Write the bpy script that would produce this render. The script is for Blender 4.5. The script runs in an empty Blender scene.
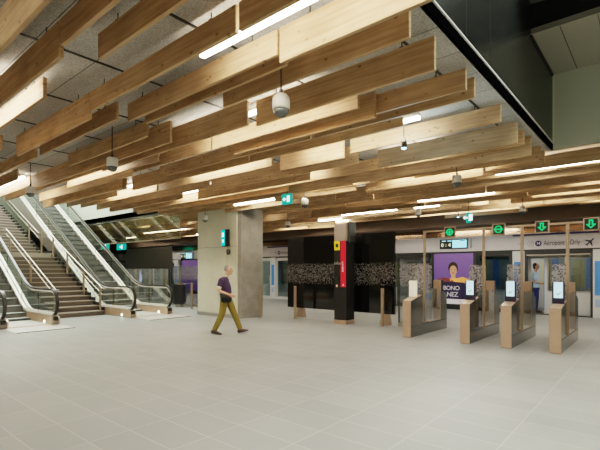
import bpy, bmesh, math, random
from mathutils import Vector, Matrix
random.seed(7)
C = bpy.context.scene.collection
PI = math.pi

# ------------------------------------------------------------------ basic helpers
def link_mesh(name, bm, mat, parent=None, loc=(0, 0, 0), smooth=False):
    me = bpy.data.meshes.new(name)
    bmesh.ops.recalc_face_normals(bm, faces=bm.faces)
    bm.to_mesh(me); bm.free()
    mats = mat if isinstance(mat, (list, tuple)) else [mat]
    for m in mats: me.materials.append(m)
    if smooth:
        for p in me.polygons: p.use_smooth = True
    o = bpy.data.objects.new(name, me); C.objects.link(o)
    o.location = loc
    if parent: o.parent = parent
    return o

def B(): return bmesh.new()

def box(bm, x0, x1, y0, y1, z0, z1, bev=0.0):
    vs = [bm.verts.new(p) for p in ((x0,y0,z0),(x1,y0,z0),(x1,y1,z0),(x0,y1,z0),(x0,y0,z1),(x1,y0,z1),(x1,y1,z1),(x0,y1,z1))]
    fs = [bm.faces.new([vs[i] for i in f]) for f in ((0,3,2,1),(4,5,6,7),(0,1,5,4),(1,2,6,5),(2,3,7,6),(3,0,4,7))]
    if bev > 0:
        es = list({e for f in fs for e in f.edges})
        bmesh.ops.bevel(bm, geom=es, offset=bev, segments=1, affect='EDGES')

def prism(bm, pts, a0, a1, axis='Y'):
    """extrude a 2-D polygon along an axis; pts are (x,z) for Y, (y,z) for X, (x,y) for Z"""
    def P(p, a):
        return {'Y': (p[0], a, p[1]), 'X': (a, p[0], p[1]), 'Z': (p[0], p[1], a)}[axis]
    n = len(pts)
    v0 = [bm.verts.new(P(p, a0)) for p in pts]; v1 = [bm.verts.new(P(p, a1)) for p in pts]
    bm.faces.new(v0[::-1]); bm.faces.new(v1)
    for i in range(n):
        j = (i+1) % n
        bm.faces.new([v0[i], v0[j], v1[j], v1[i]])

def cyl(bm, p0, p1, r0, r1=None, n=12):
    r1 = r0 if r1 is None else r1
    p0, p1 = Vector(p0), Vector(p1); t = (p1-p0).normalized()
    u = t.orthogonal().normalized(); v = t.cross(u)
    a = [bm.verts.new(p0+(u*math.cos(2*PI*i/n)+v*math.sin(2*PI*i/n))*r0) for i in range(n)]
    b = [bm.verts.new(p1+(u*math.cos(2*PI*i/n)+v*math.sin(2*PI*i/n))*r1) for i in range(n)]
    bm.faces.new(a[::-1]); bm.faces.new(b)
    for i in range(n):
        j = (i+1) % n; bm.faces.new([a[i], a[j], b[j], b[i]])

def lathe(bm, prof, cx=0, cy=0, n=20):
    """prof: list of (r,z) bottom to top"""
    rings = []
    for r, z in prof:
        if r < 1e-5: rings.append([bm.verts.new((cx, cy, z))])
        else: rings.append([bm.verts.new((cx+r*math.cos(2*PI*i/n), cy+r*math.sin(2*PI*i/n), z)) for i in range(n)])
    for a, b in zip(rings, rings[1:]):
        for i in range(n):
            j = (i+1) % n
            if len(a) == 1 and len(b) == 1: continue
            if len(a) == 1: bm.faces.new([a[0], b[i], b[j]])
            elif len(b) == 1: bm.faces.new([a[i], a[j], b[0]])
            else: bm.faces.new([a[i], a[j], b[j], b[i]])
    if len(rings[0]) > 1: bm.faces.new(rings[0][::-1])
    if len(rings[-1]) > 1: bm.faces.new(rings[-1])

def sweep_xz(bm, path, y0, y1, h):
    """a band of section (y0..y1) x h swept along a path of (x,z) points in the XZ plane, h measured along the inner normal"""
    n = len(path); rings = []
    for i, (x, z) in enumerate(path):
        a = Vector(path[max(0, i-1)]); b = Vector(path[min(n-1, i+1)]); t = (b-a).normalized()
        nx, nz = -t.y, t.x
        rings.append([bm.verts.new((x, y0, z)), bm.verts.new((x, y1, z)), bm.verts.new((x+nx*h, y1, z+nz*h)), bm.verts.new((x+nx*h, y0, z+nz*h))])
    for a, b in zip(rings, rings[1:]):
        for i in range(4):
            j = (i+1) % 4; bm.faces.new([a[i], a[j], b[j], b[i]])
    bm.faces.new(rings[0][::-1]); bm.faces.new(rings[-1])

def tube3(bm, pts, r, n=8):
    for a, b in zip(pts, pts[1:]): cyl(bm, a, b, r, n=n)

def tag(o, label=None, cat=None, group=None, kind=None):
    if label: o['label'] = label
    if cat: o['category'] = cat
    if group: o['group'] = group
    if kind: o['kind'] = kind
    elif cat: o['kind'] = 'thing'
    return o

def empty(name, loc, label=None, cat=None, group=None, kind=None, rz=0):
    o = bpy.data.objects.new(name, None); C.objects.link(o)
    o.location = loc; o.rotation_euler = (0, 0, rz); o.empty_display_size = .1
    return tag(o, label, cat, group, kind)

def struct(name, bm, m):
    return tag(link_mesh(name, bm, m), kind='structure')

def text(name, s, size, m, parent, loc, rx=PI/2, rz=0, align='CENTER', extr=.002, squeeze=1.0, width=None):
    cu = bpy.data.curves.new(name, 'FONT'); cu.body = s; cu.size = size; cu.align_x = align; cu.align_y = 'CENTER'
    cu.extrude = extr; cu.space_character = squeeze; cu.materials.append(m)
    tmp = bpy.data.objects.new('tmp', cu); C.objects.link(tmp)
    me = bpy.data.meshes.new_from_object(tmp.evaluated_get(bpy.context.evaluated_depsgraph_get()))
    bpy.data.objects.remove(tmp); bpy.data.curves.remove(cu)
    me.name = name; me.materials.clear(); me.materials.append(m)
    o = bpy.data.objects.new(name, me); C.objects.link(o)
    if width:
        k = width/max(1e-6, max(v.co.x for v in me.vertices)-min(v.co.x for v in me.vertices))
        for v in me.vertices: v.co.x *= k
    o.location = loc; o.rotation_euler = (rx, 0, rz); o.parent = parent
    return o

# ------------------------------------------------------------------ materials
def M(name, col, rough=.5, metal=0., emis=None, estr=0., spec=.5, bump=0., bscale=40., vary=0., vscale=6.):
    m = bpy.data.materials.new(name); m.use_nodes = True
    nt = m.node_tree; b = nt.nodes['Principled BSDF']
    b.inputs['Base Color'].default_value = (*col, 1); b.inputs['Roughness'].default_value = rough
    b.inputs['Metallic'].default_value = metal; b.inputs['Specular IOR Level'].default_value = spec
    if emis: b.inputs['Emission Color'].default_value = (*emis, 1); b.inputs['Emission Strength'].default_value = estr
    if vary or bump:
        tc = nt.nodes.new('ShaderNodeTexCoord')
        nz = nt.nodes.new('ShaderNodeTexNoise'); nz.inputs['Scale'].default_value = vscale; nz.inputs['Detail'].default_value = 6
        nt.links.new(tc.outputs['Object'], nz.inputs['Vector'])
        if vary:
            mx = nt.nodes.new('ShaderNodeMixRGB'); mx.inputs[1].default_value = (*[c*(1-vary) for c in col], 1)
            mx.inputs[2].default_value = (*[min(1, c*(1+vary)) for c in col], 1)
            nt.links.new(nz.outputs['Fac'], mx.inputs[0]); nt.links.new(mx.outputs[0], b.inputs['Base Color'])
        if bump:
            n2 = nt.nodes.new('ShaderNodeTexNoise'); n2.inputs['Scale'].default_value = bscale
            nt.links.new(tc.outputs['Object'], n2.inputs['Vector'])
            bp = nt.nodes.new('ShaderNodeBump'); bp.inputs['Strength'].default_value = bump; bp.inputs['Distance'].default_value = .01
            nt.links.new(n2.outputs['Fac'], bp.inputs['Height']); nt.links.new(bp.outputs[0], b.inputs['Normal'])
    return m

def emit(name, col, s):
    m = bpy.data.materials.new(name); m.use_nodes = True; nt = m.node_tree
    nt.nodes.remove(nt.nodes['Principled BSDF'])
    e = nt.nodes.new('ShaderNodeEmission'); e.inputs[0].default_value = (*col, 1); e.inputs[1].default_value = s
    nt.links.new(e.outputs[0], nt.nodes['Material Output'].inputs[0])
    return m

def glass(name, tint, gl=.10, rough=.03, frit=None):
    """thin architectural glass: mostly see-through, a little mirror. frit=(z0,z1): printed pale dots between those heights"""
    m = bpy.data.materials.new(name); m.use_nodes = True; nt = m.node_tree; N = nt.nodes; L = nt.links
    N.remove(N['Principled BSDF']); out = N['Material Output']
    tr = N.new('ShaderNodeBsdfTransparent'); tr.inputs[0].default_value = (*tint, 1)
    gs = N.new('ShaderNodeBsdfGlossy'); gs.inputs['Roughness'].default_value = rough; gs.inputs[0].default_value = (1, 1, 1, 1)
    lw = N.new('ShaderNodeLayerWeight'); lw.inputs[0].default_value = .25
    mp = N.new('ShaderNodeMapRange'); mp.inputs['To Min'].default_value = gl*.5; mp.inputs['To Max'].default_value = min(1, gl*4)
    L.new(lw.outputs['Facing'], mp.inputs['Value'])
    mx = N.new('ShaderNodeMixShader'); L.new(mp.outputs[0], mx.inputs[0]); L.new(tr.outputs[0], mx.inputs[1]); L.new(gs.outputs[0], mx.inputs[2])
    last = mx
    if frit:
        fac = frit_nodes(nt, *frit)
        df = N.new('ShaderNodeBsdfDiffuse'); df.inputs[0].default_value = (.42, .40, .42, 1)
        m2 = N.new('ShaderNodeMixShader'); L.new(fac, m2.inputs[0]); L.new(mx.outputs[0], m2.inputs[1]); L.new(df.outputs[0], m2.inputs[2]); last = m2
    L.new(last.outputs[0], out.inputs[0])
    return m

def frit_nodes(nt, z0, z1, scale=24., dens=.62):
    N, L = nt.nodes, nt.links
    ge = N.new('ShaderNodeTexCoord'); sp = N.new('ShaderNodeSeparateXYZ'); L.new(ge.outputs['Object'], sp.inputs[0])
    mp = N.new('ShaderNodeMapRange'); mp.inputs['From Min'].default_value = z0; mp.inputs['From Max'].default_value = z1
    L.new(sp.outputs['Z'], mp.inputs['Value'])
    cr = N.new('ShaderNodeFloatCurve')
    cv = cr.mapping.curves[0]
    cv.points[0].location = (0, 0); cv.points[1].location = (1, 0)
    cv.points.new(.25, .75); cv.points.new(.5, .9); cv.points.new(.8, .8); cr.mapping.update()
    L.new(mp.outputs[0], cr.inputs['Value'])
    vo = N.new('ShaderNodeTexWhiteNoise'); vo.noise_dimensions = '3D'
    sn = N.new('ShaderNodeVectorMath'); sn.operation = 'SNAP'; sn.inputs[1].default_value = (1/scale, 1/scale, 1/scale)
    L.new(ge.outputs['Object'], sn.inputs[0]); L.new(sn.outputs[0], vo.inputs['Vector'])
    ml = N.new('ShaderNodeMath'); ml.operation = 'MULTIPLY'; ml.inputs[1].default_value = dens; L.new(cr.outputs[0], ml.inputs[0])
    lt = N.new('ShaderNodeMath'); lt.operation = 'LESS_THAN'; L.new(vo.outputs['Value'], lt.inputs[0]); L.new(ml.outputs[0], lt.inputs[1])
    return lt.outputs[0]

def wood_mat():
    m = bpy.data.materials.new('spruce'); m.use_nodes = True; nt = m.node_tree; N, L = nt.nodes, nt.links
    b = N['Principled BSDF']; b.inputs['Roughness'].default_value = .62; b.inputs['Specular IOR Level'].default_value = .25
    tc = N.new('ShaderNodeTexCoord'); oi = N.new('ShaderNodeObjectInfo')
    ad = N.new('ShaderNodeVectorMath'); ad.operation = 'ADD'; cb = N.new('ShaderNodeCombineXYZ')
    mu = N.new('ShaderNodeMath'); mu.operation = 'MULTIPLY'; mu.inputs[1].default_value = 57.; L.new(oi.outputs['Random'], mu.inputs[0])
    L.new(mu.outputs[0], cb.inputs[0]); L.new(mu.outputs[0], cb.inputs[2])
    L.new(tc.outputs['Object'], ad.inputs[0]); L.new(cb.outputs[0], ad.inputs[1])
    sc = N.new('ShaderNodeMapping'); sc.inputs['Scale'].default_value = (.7, 8, 14); L.new(ad.outputs[0], sc.inputs['Vector'])
    g = N.new('ShaderNodeTexNoise'); g.inputs['Scale'].default_value = 2.2; g.inputs['Detail'].default_value = 7; L.new(sc.outputs[0], g.inputs['Vector'])
    s2 = N.new('ShaderNodeMapping'); s2.inputs['Scale'].default_value = (1.6, 1, 2.5); L.new(ad.outputs[0], s2.inputs['Vector'])
    g2 = N.new('ShaderNodeTexNoise'); g2.inputs['Scale'].default_value = 1.3; L.new(s2.outputs[0], g2.inputs['Vector'])
    r = N.new('ShaderNodeValToRGB'); r.color_ramp.elements[0].position = .3; r.color_ramp.elements[0].color = (.43, .265, .14, 1)
    r.color_ramp.elements[1].position = .75; r.color_ramp.elements[1].color = (.65, .45, .26, 1); L.new(g.outputs['Fac'], r.inputs[0])
    # knots
    s3 = N.new('ShaderNodeMapping'); s3.inputs['Scale'].default_value = (5.5, 1, 9.); L.new(ad.outputs[0], s3.inputs['Vector'])
    v = N.new('ShaderNodeTexVoronoi'); v.voronoi_dimensions = '3D'; v.inputs['Scale'].default_value = 1.; L.new(s3.outputs[0], v.inputs['Vector'])
    kr = N.new('ShaderNodeValToRGB'); kr.color_ramp.elements[0].position = .07; kr.color_ramp.elements[0].color = (1, 1, 1, 1)
    kr.color_ramp.elements[1].position = .17; kr.color_ramp.elements[1].color = (0, 0, 0, 1); L.new(v.outputs['Distance'], kr.inputs[0])
    km = N.new('ShaderNodeMixRGB'); km.inputs[2].default_value = (.2, .085, .03, 1); kf = N.new('ShaderNodeMath'); kf.operation = 'MULTIPLY'; kf.inputs[1].default_value = .75
    L.new(kr.outputs[0], kf.inputs[0]); L.new(kf.outputs[0], km.inputs[0]); L.new(r.outputs[0], km.inputs[1])
    tone = N.new('ShaderNodeMixRGB'); tone.blend_type = 'MULTIPLY'; tone.inputs[0].default_value = 1.
    tr = N.new('ShaderNodeMapRange'); tr.inputs['From Min'].default_value = .3; tr.inputs['From Max'].default_value = .7; tr.inputs['To Min'].default_value = .84; tr.inputs['To Max'].default_value = 1.1
    L.new(g2.outputs['Fac'], tr.inputs['Value'])
    tr2 = N.new('ShaderNodeMapRange'); tr2.inputs['To Min'].default_value = .86; tr2.inputs['To Max'].default_value = 1.12; L.new(oi.outputs['Random'], tr2.inputs['Value'])
    tm = N.new('ShaderNodeMath'); tm.operation = 'MULTIPLY'; L.new(tr.outputs[0], tm.inputs[0]); L.new(tr2.outputs[0], tm.inputs[1])
    L.new(km.outputs[0], tone.inputs[1]); L.new(tm.outputs[0], tone.inputs[2]); L.new(tone.outputs[0], b.inputs['Base Color'])
    return m

def ceiling_mat():
    m = bpy.data.materials.new('wood_wool'); m.use_nodes = True; nt = m.node_tree; N, L = nt.nodes, nt.links
    b = N['Principled BSDF']; b.inputs['Roughness'].default_value = .95; b.inputs['Specular IOR Level'].default_value = .1
    tc = N.new('ShaderNodeTexCoord')
    n1 = N.new('ShaderNodeTexNoise'); n1.inputs['Scale'].default_value = 70.; n1.inputs['Detail'].default_value = 5; L.new(tc.outputs['Object'], n1.inputs['Vector'])
    n2 = N.new('ShaderNodeTexNoise'); n2.inputs['Scale'].default_value = 2.2; n2.inputs['Detail'].default_value = 4; L.new(tc.outputs['Object'], n2.inputs['Vector'])
    r = N.new('ShaderNodeValToRGB'); r.color_ramp.elements[0].position = .3; r.color_ramp.elements[0].color = (.32, .30, .265, 1)
    r.color_ramp.elements[1].position = .7; r.color_ramp.elements[1].color = (.62, .595, .55, 1); L.new(n1.outputs['Fac'], r.inputs[0])
    mp = N.new('ShaderNodeMapping'); mp.inputs['Location'].default_value = (.58, .24, 0); L.new(tc.outputs['Object'], mp.inputs['Vector'])
    br = N.new('ShaderNodeTexBrick'); br.offset = 0; br.inputs['Scale'].default_value = 1.; br.inputs['Brick Width'].default_value = 1.4; br.inputs['Row Height'].default_value = .6
    br.inputs['Mortar Size'].default_value = .006; br.inputs['Color1'].default_value = (1, 1, 1, 1); br.inputs['Color2'].default_value = (.84, .84, .84, 1); br.inputs['Mortar'].default_value = (.3, .3, .3, 1)
    L.new(mp.outputs[0], br.inputs['Vector'])
    mx = N.new('ShaderNodeMixRGB'); mx.blend_type = 'MULTIPLY'; mx.inputs[0].default_value = 1; L.new(r.outputs[0], mx.inputs[1]); L.new(br.outputs['Color'], mx.inputs[2])
    mr = N.new('ShaderNodeMapRange'); mr.inputs['To Min'].default_value = .8; mr.inputs['To Max'].default_value = 1.2; L.new(n2.outputs['Fac'], mr.inputs['Value'])
    m2 = N.new('ShaderNodeMixRGB'); m2.blend_type = 'MULTIPLY'; m2.inputs[0].default_value = 1; L.new(mx.outputs[0], m2.inputs[1]); L.new(mr.outputs[0], m2.inputs[2])
    L.new(m2.outputs[0], b.inputs['Base Color'])
    bp = N.new('ShaderNodeBump'); bp.inputs['Strength'].default_value = .25; bp.inputs['Distance'].default_value = .01; L.new(n1.outputs['Fac'], bp.inputs['Height']); L.new(bp.outputs[0], b.inputs['Normal'])
    return m

def floor_mat():
    m = bpy.data.materials.new('stone_tiles'); m.use_nodes = True; nt = m.node_tree; N, L = nt.nodes, nt.links
    b = N['Principled BSDF']; b.inputs['Specular IOR Level'].default_value = .35
    tc = N.new('ShaderNodeTexCoord'); mp = N.new('ShaderNodeMapping'); mp.inputs['Location'].default_value = (1.11, .24, 0); L.new(tc.outputs['Object'], mp.inputs['Vector'])
    br = N.new('ShaderNodeTexBrick'); br.offset = 0.; br.inputs['Scale'].default_value = 1.; br.inputs['Brick Width'].default_value = .735; br.inputs['Row Height'].default_value = .4
    br.inputs['Mortar Size'].default_value = .007; br.inputs['Mortar Smooth'].default_value = .3; br.inputs['Bias'].default_value = 0.
    br.inputs['Color1'].default_value = (.338, .352, .342, 1); br.inputs['Color2'].default_value = (.299, .312, .305, 1); br.inputs['Mortar'].default_value = (.445, .44, .415, 1)
    L.new(mp.outputs[0], br.inputs['Vector'])
    n = N.new('ShaderNodeTexNoise'); n.inputs['Scale'].default_value = .9; n.inputs['Detail'].default_value = 7; L.new(tc.outputs['Object'], n.inputs['Vector'])
    mr = N.new('ShaderNodeMapRange'); mr.inputs['From Min'].default_value = .3; mr.inputs['From Max'].default_value = .7; mr.inputs['To Min'].default_value = .93; mr.inputs['To Max'].default_value = 1.07; L.new(n.outputs['Fac'], mr.inputs['Value'])
    mx = N.new('ShaderNodeMixRGB'); mx.blend_type = 'MULTIPLY'; mx.inputs[0].default_value = 1; L.new(br.outputs['Color'], mx.inputs[1]); L.new(mr.outputs[0], mx.inputs[2])
    L.new(mx.outputs[0], b.inputs['Base Color'])
    r2 = N.new('ShaderNodeMapRange'); r2.inputs['To Min'].default_value = .33; r2.inputs['To Max'].default_value = .5; L.new(n.outputs['Fac'], r2.inputs['Value']); L.new(r2.outputs[0], b.inputs['Roughness'])
    return m

def concrete_mat(name, c0, c1):
    m = bpy.data.materials.new(name); m.use_nodes = True; nt = m.node_tree; N, L = nt.nodes, nt.links
    b = N['Principled BSDF']; b.inputs['Roughness'].default_value = .8
    tc = N.new('ShaderNodeTexCoord'); n = N.new('ShaderNodeTexNoise'); n.inputs['Scale'].default_value = 2.5; n.inputs['Detail'].default_value = 9; n.inputs['Roughness'].default_value = .65
    L.new(tc.outputs['Object'], n.inputs['Vector'])
    r = N.new('ShaderNodeValToRGB'); r.color_ramp.elements[0].position = .3; r.color_ramp.elements[0].color = (*c0, 1); r.color_ramp.elements[1].position = .7; r.color_ramp.elements[1].color = (*c1, 1)
    L.new(n.outputs['Fac'], r.inputs[0]); L.new(r.outputs[0], b.inputs['Base Color'])
    return m

def board_mat():
    m = bpy.data.materials.new('fritted_black_glass'); m.use_nodes = True; nt = m.node_tree; N, L = nt.nodes, nt.links
    b = N['Principled BSDF']; b.inputs['Roughness'].default_value = .06; b.inputs['Specular IOR Level'].default_value = .55
    fac = frit_nodes(nt, 1.12, 1.82, scale=48., dens=.45)
    mx = N.new('ShaderNodeMixRGB'); mx.inputs[1].default_value = (.007, .006, .005, 1); mx.inputs[2].default_value = (.16, .155, .155, 1); L.new(fac, mx.inputs[0])
    L.new(mx.outputs[0], b.inputs['Base Color'])
    return m

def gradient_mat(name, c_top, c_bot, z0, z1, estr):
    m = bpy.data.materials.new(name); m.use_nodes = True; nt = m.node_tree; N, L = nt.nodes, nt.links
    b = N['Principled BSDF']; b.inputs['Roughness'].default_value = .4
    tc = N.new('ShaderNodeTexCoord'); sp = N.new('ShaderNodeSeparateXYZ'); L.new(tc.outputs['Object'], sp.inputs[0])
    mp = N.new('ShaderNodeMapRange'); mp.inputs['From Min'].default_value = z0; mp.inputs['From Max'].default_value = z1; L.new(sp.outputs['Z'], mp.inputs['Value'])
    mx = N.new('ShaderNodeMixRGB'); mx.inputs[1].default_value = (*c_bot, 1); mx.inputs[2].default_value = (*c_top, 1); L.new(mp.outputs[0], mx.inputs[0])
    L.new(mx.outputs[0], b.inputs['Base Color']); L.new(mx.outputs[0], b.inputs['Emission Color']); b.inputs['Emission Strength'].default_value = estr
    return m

W = wood_mat()
m_ceil, m_floor = ceiling_mat(), floor_mat()
m_conc = concrete_mat('concrete', (.23, .215, .185), (.36, .34, .30))
m_panelwall = concrete_mat('pale_wall_panel', (.62, .61, .48), (.70, .69, .55))
m_pale = M('pale_green_grey', (.52, .54, .45), .55, vary=.05, vscale=1.5)
m_blackpanel = M('black_lacquer_panel', (.017, .018, .0165), .26, spec=.45)
m_black = M('matt_black', (.008, .008, .007), .6)
m_white = M('white_metal', (.7, .7, .68), .4)
m_offwhite = M('grey_white_header', (.60, .58, .60), .45)
m_soffit = M('taupe_soffit', (.36, .34, .28), .5, vary=.06, vscale=2)
m_plate = M('landing_plate_metal', (.6, .57, .52), .45, .3)
m_railm = M('handrail_satin', (.52, .47, .40), .35, .7)
m_steel = M('brushed_steel', (.45, .43, .40), .35, .9)
m_dsteel = M('dark_steel', (.12, .12, .11), .25, .85)
m_gsteel = M('polished_gate_steel', (.24, .235, .22), .2, .95)
m_copper = M('copper_bronze', (.47, .32, .225), .42, .3, vary=.06, vscale=12)
m_bronze = M('bronze_post', (.36, .265, .185), .4, .4)
m_rubber = M('black_rubber', (.012, .012, .012), .35)
m_rod = M('hanger_steel', (.05, .045, .04), .5, .6)
m_dome = M('pale_grey_housing', (.55, .53, .48), .45)
m_dome2 = M('dark_dome_lens', (.09, .1, .1), .15)
m_fix = M('light_housing', (.62, .6, .55), .5)
m_light = emit('warm_white_diffuser', (1., .91, .76), 30.)
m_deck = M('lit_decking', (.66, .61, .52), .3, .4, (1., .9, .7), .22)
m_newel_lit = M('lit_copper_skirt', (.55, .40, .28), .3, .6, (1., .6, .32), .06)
m_spotglow = emit('base_spot', (1., .9, .7), 14.)
m_eglass = glass('escalator_glass', (.93, .965, .945), .12)
m_sglass = glass('smoke_glass', (.80, .80, .68), .05)
m_cglass = glass('clear_glass', (.9, .93, .93), .10)
m_fglass = glass('fritted_glass', (.80, .82, .84), .12, frit=(1.12, 1.82, 48., .3))
m_gfin = glass('gate_leaf_glass', (.88, .87, .9), .10, frit=(1.0, 1.9, 40., .42))
m_pglass = glass('platform_glass', (.66, .73, .76), .14)
m_tglass = glass('train_window_glass', (.5, .54, .55), .16)
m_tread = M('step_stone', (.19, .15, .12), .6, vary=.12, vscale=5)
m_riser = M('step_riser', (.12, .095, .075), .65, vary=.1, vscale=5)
m_nosing = M('step_nosing', (.36, .31, .26), .5)
m_estep = M('escalator_step', (.6, .6, .55), .5, .2)
m_estep_d = M('escalator_riser', (.13, .13, .12), .5, .3)
m_screen = emit('screen_white', (.62, .92, 1.), 1.0)
m_cream = M('cream_panel', (.75, .72, .58), .5, 0, (.9, .85, .65), .25)
m_screencase = M('screen_case', (.015, .013, .035), .3)
m_green = emit('arrow_green', (.02, .8, .2), .75)
m_tick = emit('tick_green', (.05, .5, .2), .6)
m_teal = emit('teal_sign', (.0, .6, .55), .9)
m_exitg = emit('exit_green', (.01, .5, .38), .6)
m_wht = emit('pictogram_white', (.8, 1., 1.), 1.6)
m_red = M('red_strip', (.62, .012, .03), .35, 0, (.7, .01, .03), .25)
m_yellow = M('yellow_sign', (.85, .6, .02), .5, 0, (.85, .6, .02), .15)
m_ink = M('dark_ink', (.03, .03, .05), .5)
m_inkl = M('grey_ink', (.3, .3, .33), .5)
m_wink = M('white_ink', (.8, .8, .85), .5, 0, (1, 1, 1), .15)
m_violet = M('violet_band', (.045, .025, .11), .5)
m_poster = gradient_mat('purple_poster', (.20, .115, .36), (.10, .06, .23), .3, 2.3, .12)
m_lcd = emit('lcd_cyan', (.30, .82, 1.), 1.3)
m_lcdtext = emit('lcd_text', (.9, 1., .55), 1.1)
m_trainw = M('train_white', (.66, .69, .70), .35)
m_trainint = M('train_interior', (.52, .50, .42), .5)
m_traindark = M('train_dark', (.03, .035, .04), .3)
m_trainblue = M('train_blue', (.05, .2, .5), .4, 0, (.05, .22, .55), .12)
m_trainlight = emit('train_ceiling_light', (.9, .95, 1.), 7.)
m_bluespot = emit('cold_spot_lens', (.3, .68, 1.), 7.)
m_doorframe = M('door_frame_dark', (.02, .024, .024), .35)
m_bin = M('bin_dark', (.02, .02, .022), .35)
m_skin = M('skin', (.56, .31, .21), .55)
m_hairg = M('grey_hair', (.22, .20, .18), .8)
m_polo = M('navy_polo', (.045, .022, .07), .8)
m_trim = M('cream_trim', (.72, .62, .42), .8)
m_trouser = M('olive_trousers', (.21, .155, .028), .85, vary=.12, vscale=9)
m_shoe = M('brown_shoe', (.045, .022, .012), .5)
m_bag = M('black_bag', (.014, .013, .012), .6)
m_tee = M('pale_blue_tee', (.42, .6, .75), .8)
m_navy = M('navy_trousers', (.02, .03, .14), .8)
m_hair = M('dark_hair', (.03, .017, .01), .7)
m_shirtwhite = M('shirt_white', (.8, .8, .8), .7)

# ------------------------------------------------------------------ the setting
ZC = 3.92
bm = B(); box(bm, -46, 5, -6, 17.6, -.2, 0); struct('floor', bm, m_floor)
bm = B()
for (x0, x1, y0, y1) in ((-46, 5, -6, 3.05), (-14.6, -1.60, 3.05, 9.46), (-46, 5, 9.46, 16.2)): box(bm, x0, x1, y0, y1, ZC, ZC+.2)
ceil = struct('ceiling', bm, m_ceil)
bm = B()
for k in range(-3, 8):                      # dark suspension rails across the panels
    x = -1.985-1.4*k
    for (a, b) in ((-4, 3.05), (3.05, 9.46), (9.5, 16)):
        if a == 3.05 and (x > -1.6 or x < -14.5): continue
        box(bm, x-.014, x+.014, a, b, ZC-.012, ZC+.002)
link_mesh('suspension_rail', bm, m_rod, ceil)
# the open well above the gates
bm = B(); box(bm, -1.70, -1.58, 3.05, 9.46, ZC+.1, 9); wv = struct('wall_well_left', bm, m_blackpanel)
bm = B()
for y in (4.62, 5.46): box(bm, -1.581, -1.578, y-.004, y+.004, 4.1, 9)
link_mesh('panel_joint', bm, m_black, wv)
bm = B(); box(bm, -1.62, -1.575, 3.05, 9.46, ZC-.0, ZC+.105); struct('trim_1', bm, M('shadow_gap', (.002, .002, .002), .9, spec=0.))
bm = B(); box(bm, -1.60, -1.56, 3.05, 9.44, ZC+.107, ZC+.128); struct('trim_2', bm, m_white)
bm = B(); box(bm, -1.6, 5, 9.42, 9.52, ZC, 5.36); struct('wall_well_far', bm, m_pale)
bm = B(); box(bm, -1.6, -1.555, 9.40, 9.42, ZC+.13, 5.36); struct('trim_3', bm, m_panelwall)
bm = B(); box(bm, -1.6, 5, 7.6, 9.5, 5.36, 5.46); so = struct('trim_4', bm, m_soffit)
bm = B(); box(bm, -1.6, 5, 7.58, 7.6, 5.36, 5.385); struct('trim_5', bm, m_soffit)
bm = B(); box(bm, -1.604, -1.56, 7.6, 9.42, 5.33, 5.365); struct('trim_6', bm, m_black)
bm = B()
for x in (-1.18, -.7, 0.1): box(bm, x-.004, x+.004, 7.6, 9.42, 5.355, 5.361)
link_mesh('soffit_joint', bm, m_black, so)
bm = B(); box(bm, -1.6, 5, 7.75, 7.85, 5.46, 9); struct('wall_well_upper', bm, m_blackpanel)
bm = B(); prism(bm, [(-1.6, 5.86), (5, 5.2), (5, 6.0), (-1.6, 6.5)], 6.6, 7.6, 'Y'); struct('trim_7', bm, M('dark_grey_soffit', (.11, .115, .11), .5))
bm = B(); box(bm, -1.7, 5, 2.95, 3.05, ZC+.2, 9); struct('wall_well_near', bm, m_blackpanel)
bm = B(); box(bm, 4.9, 5, 3.05, 9.4, 3.92, 9); struct('wall_well_right', bm, m_pale)
bm = B(); box(bm, -1.7, 5, 2.95, 7.8, 9, 9.1); struct('ceiling_well', bm, m_black)
# enclosing hall
bm = B(); box(bm, 5, 5.2, -6, 17.6, 0, 4.2); struct('wall_right', bm, m_panelwall)
bm = B(); box(bm, -46, 5, -6.2, -6, 0, 4.2); struct('wall_back', bm, m_panelwall)
bm = B(); box(bm, -46.2, -46, -6, 21, 0, 10); struct('wall_left', bm, m_panelwall)
# stairwell of the escalators: its far wall above the hall ceiling and its head
bm = B(); box(bm, -46, -14.6, 9.46, 9.56, ZC, 9.5); struct('wall_stairwell_far', bm, m_pale)
bm = B(); box(bm, -46, -14.6, 2.95, 3.05, ZC, 9.5); struct('wall_stairwell_near', bm, m_pale)
bm = B(); box(bm, -14.7, -14.6, 3.05, 9.46, ZC+.2, 9.5); struct('wall_stairwell_end', bm, m_pale)
bm = B(); box(bm, -46, -14.6, 2.95, 9.56, 9.5, 9.6); struct('ceiling_stairwell', bm, m_pale)
bm = B(); box(bm, -46, -30.5, 3.05, 9.46, 0, 8.0); struct('wall_stairwell_head', bm, m_pale)

# column: panelled face towards the hall, concrete on its flank
bm = B(); box(bm, -12.75, -10.5, 9.44, 10.45, 0, ZC, .01); col = struct('pillar', bm, m_conc)
bm = B()
for (x0, x1) in ((-12.75, -11.17), (-11.155, -10.66)):
    for (z0, z1) in ((0.12, 2.38), (2.395, 3.9)): box(bm, x0, x1, 9.38, 9.445, z0, z1, .004)
link_mesh('wall_panel', bm, m_panelwall, col)
bm = B(); box(bm, -12.77, -10.65, 9.37, 9.45, 0, .12); link_mesh('plinth', bm, m_steel, col)

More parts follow.
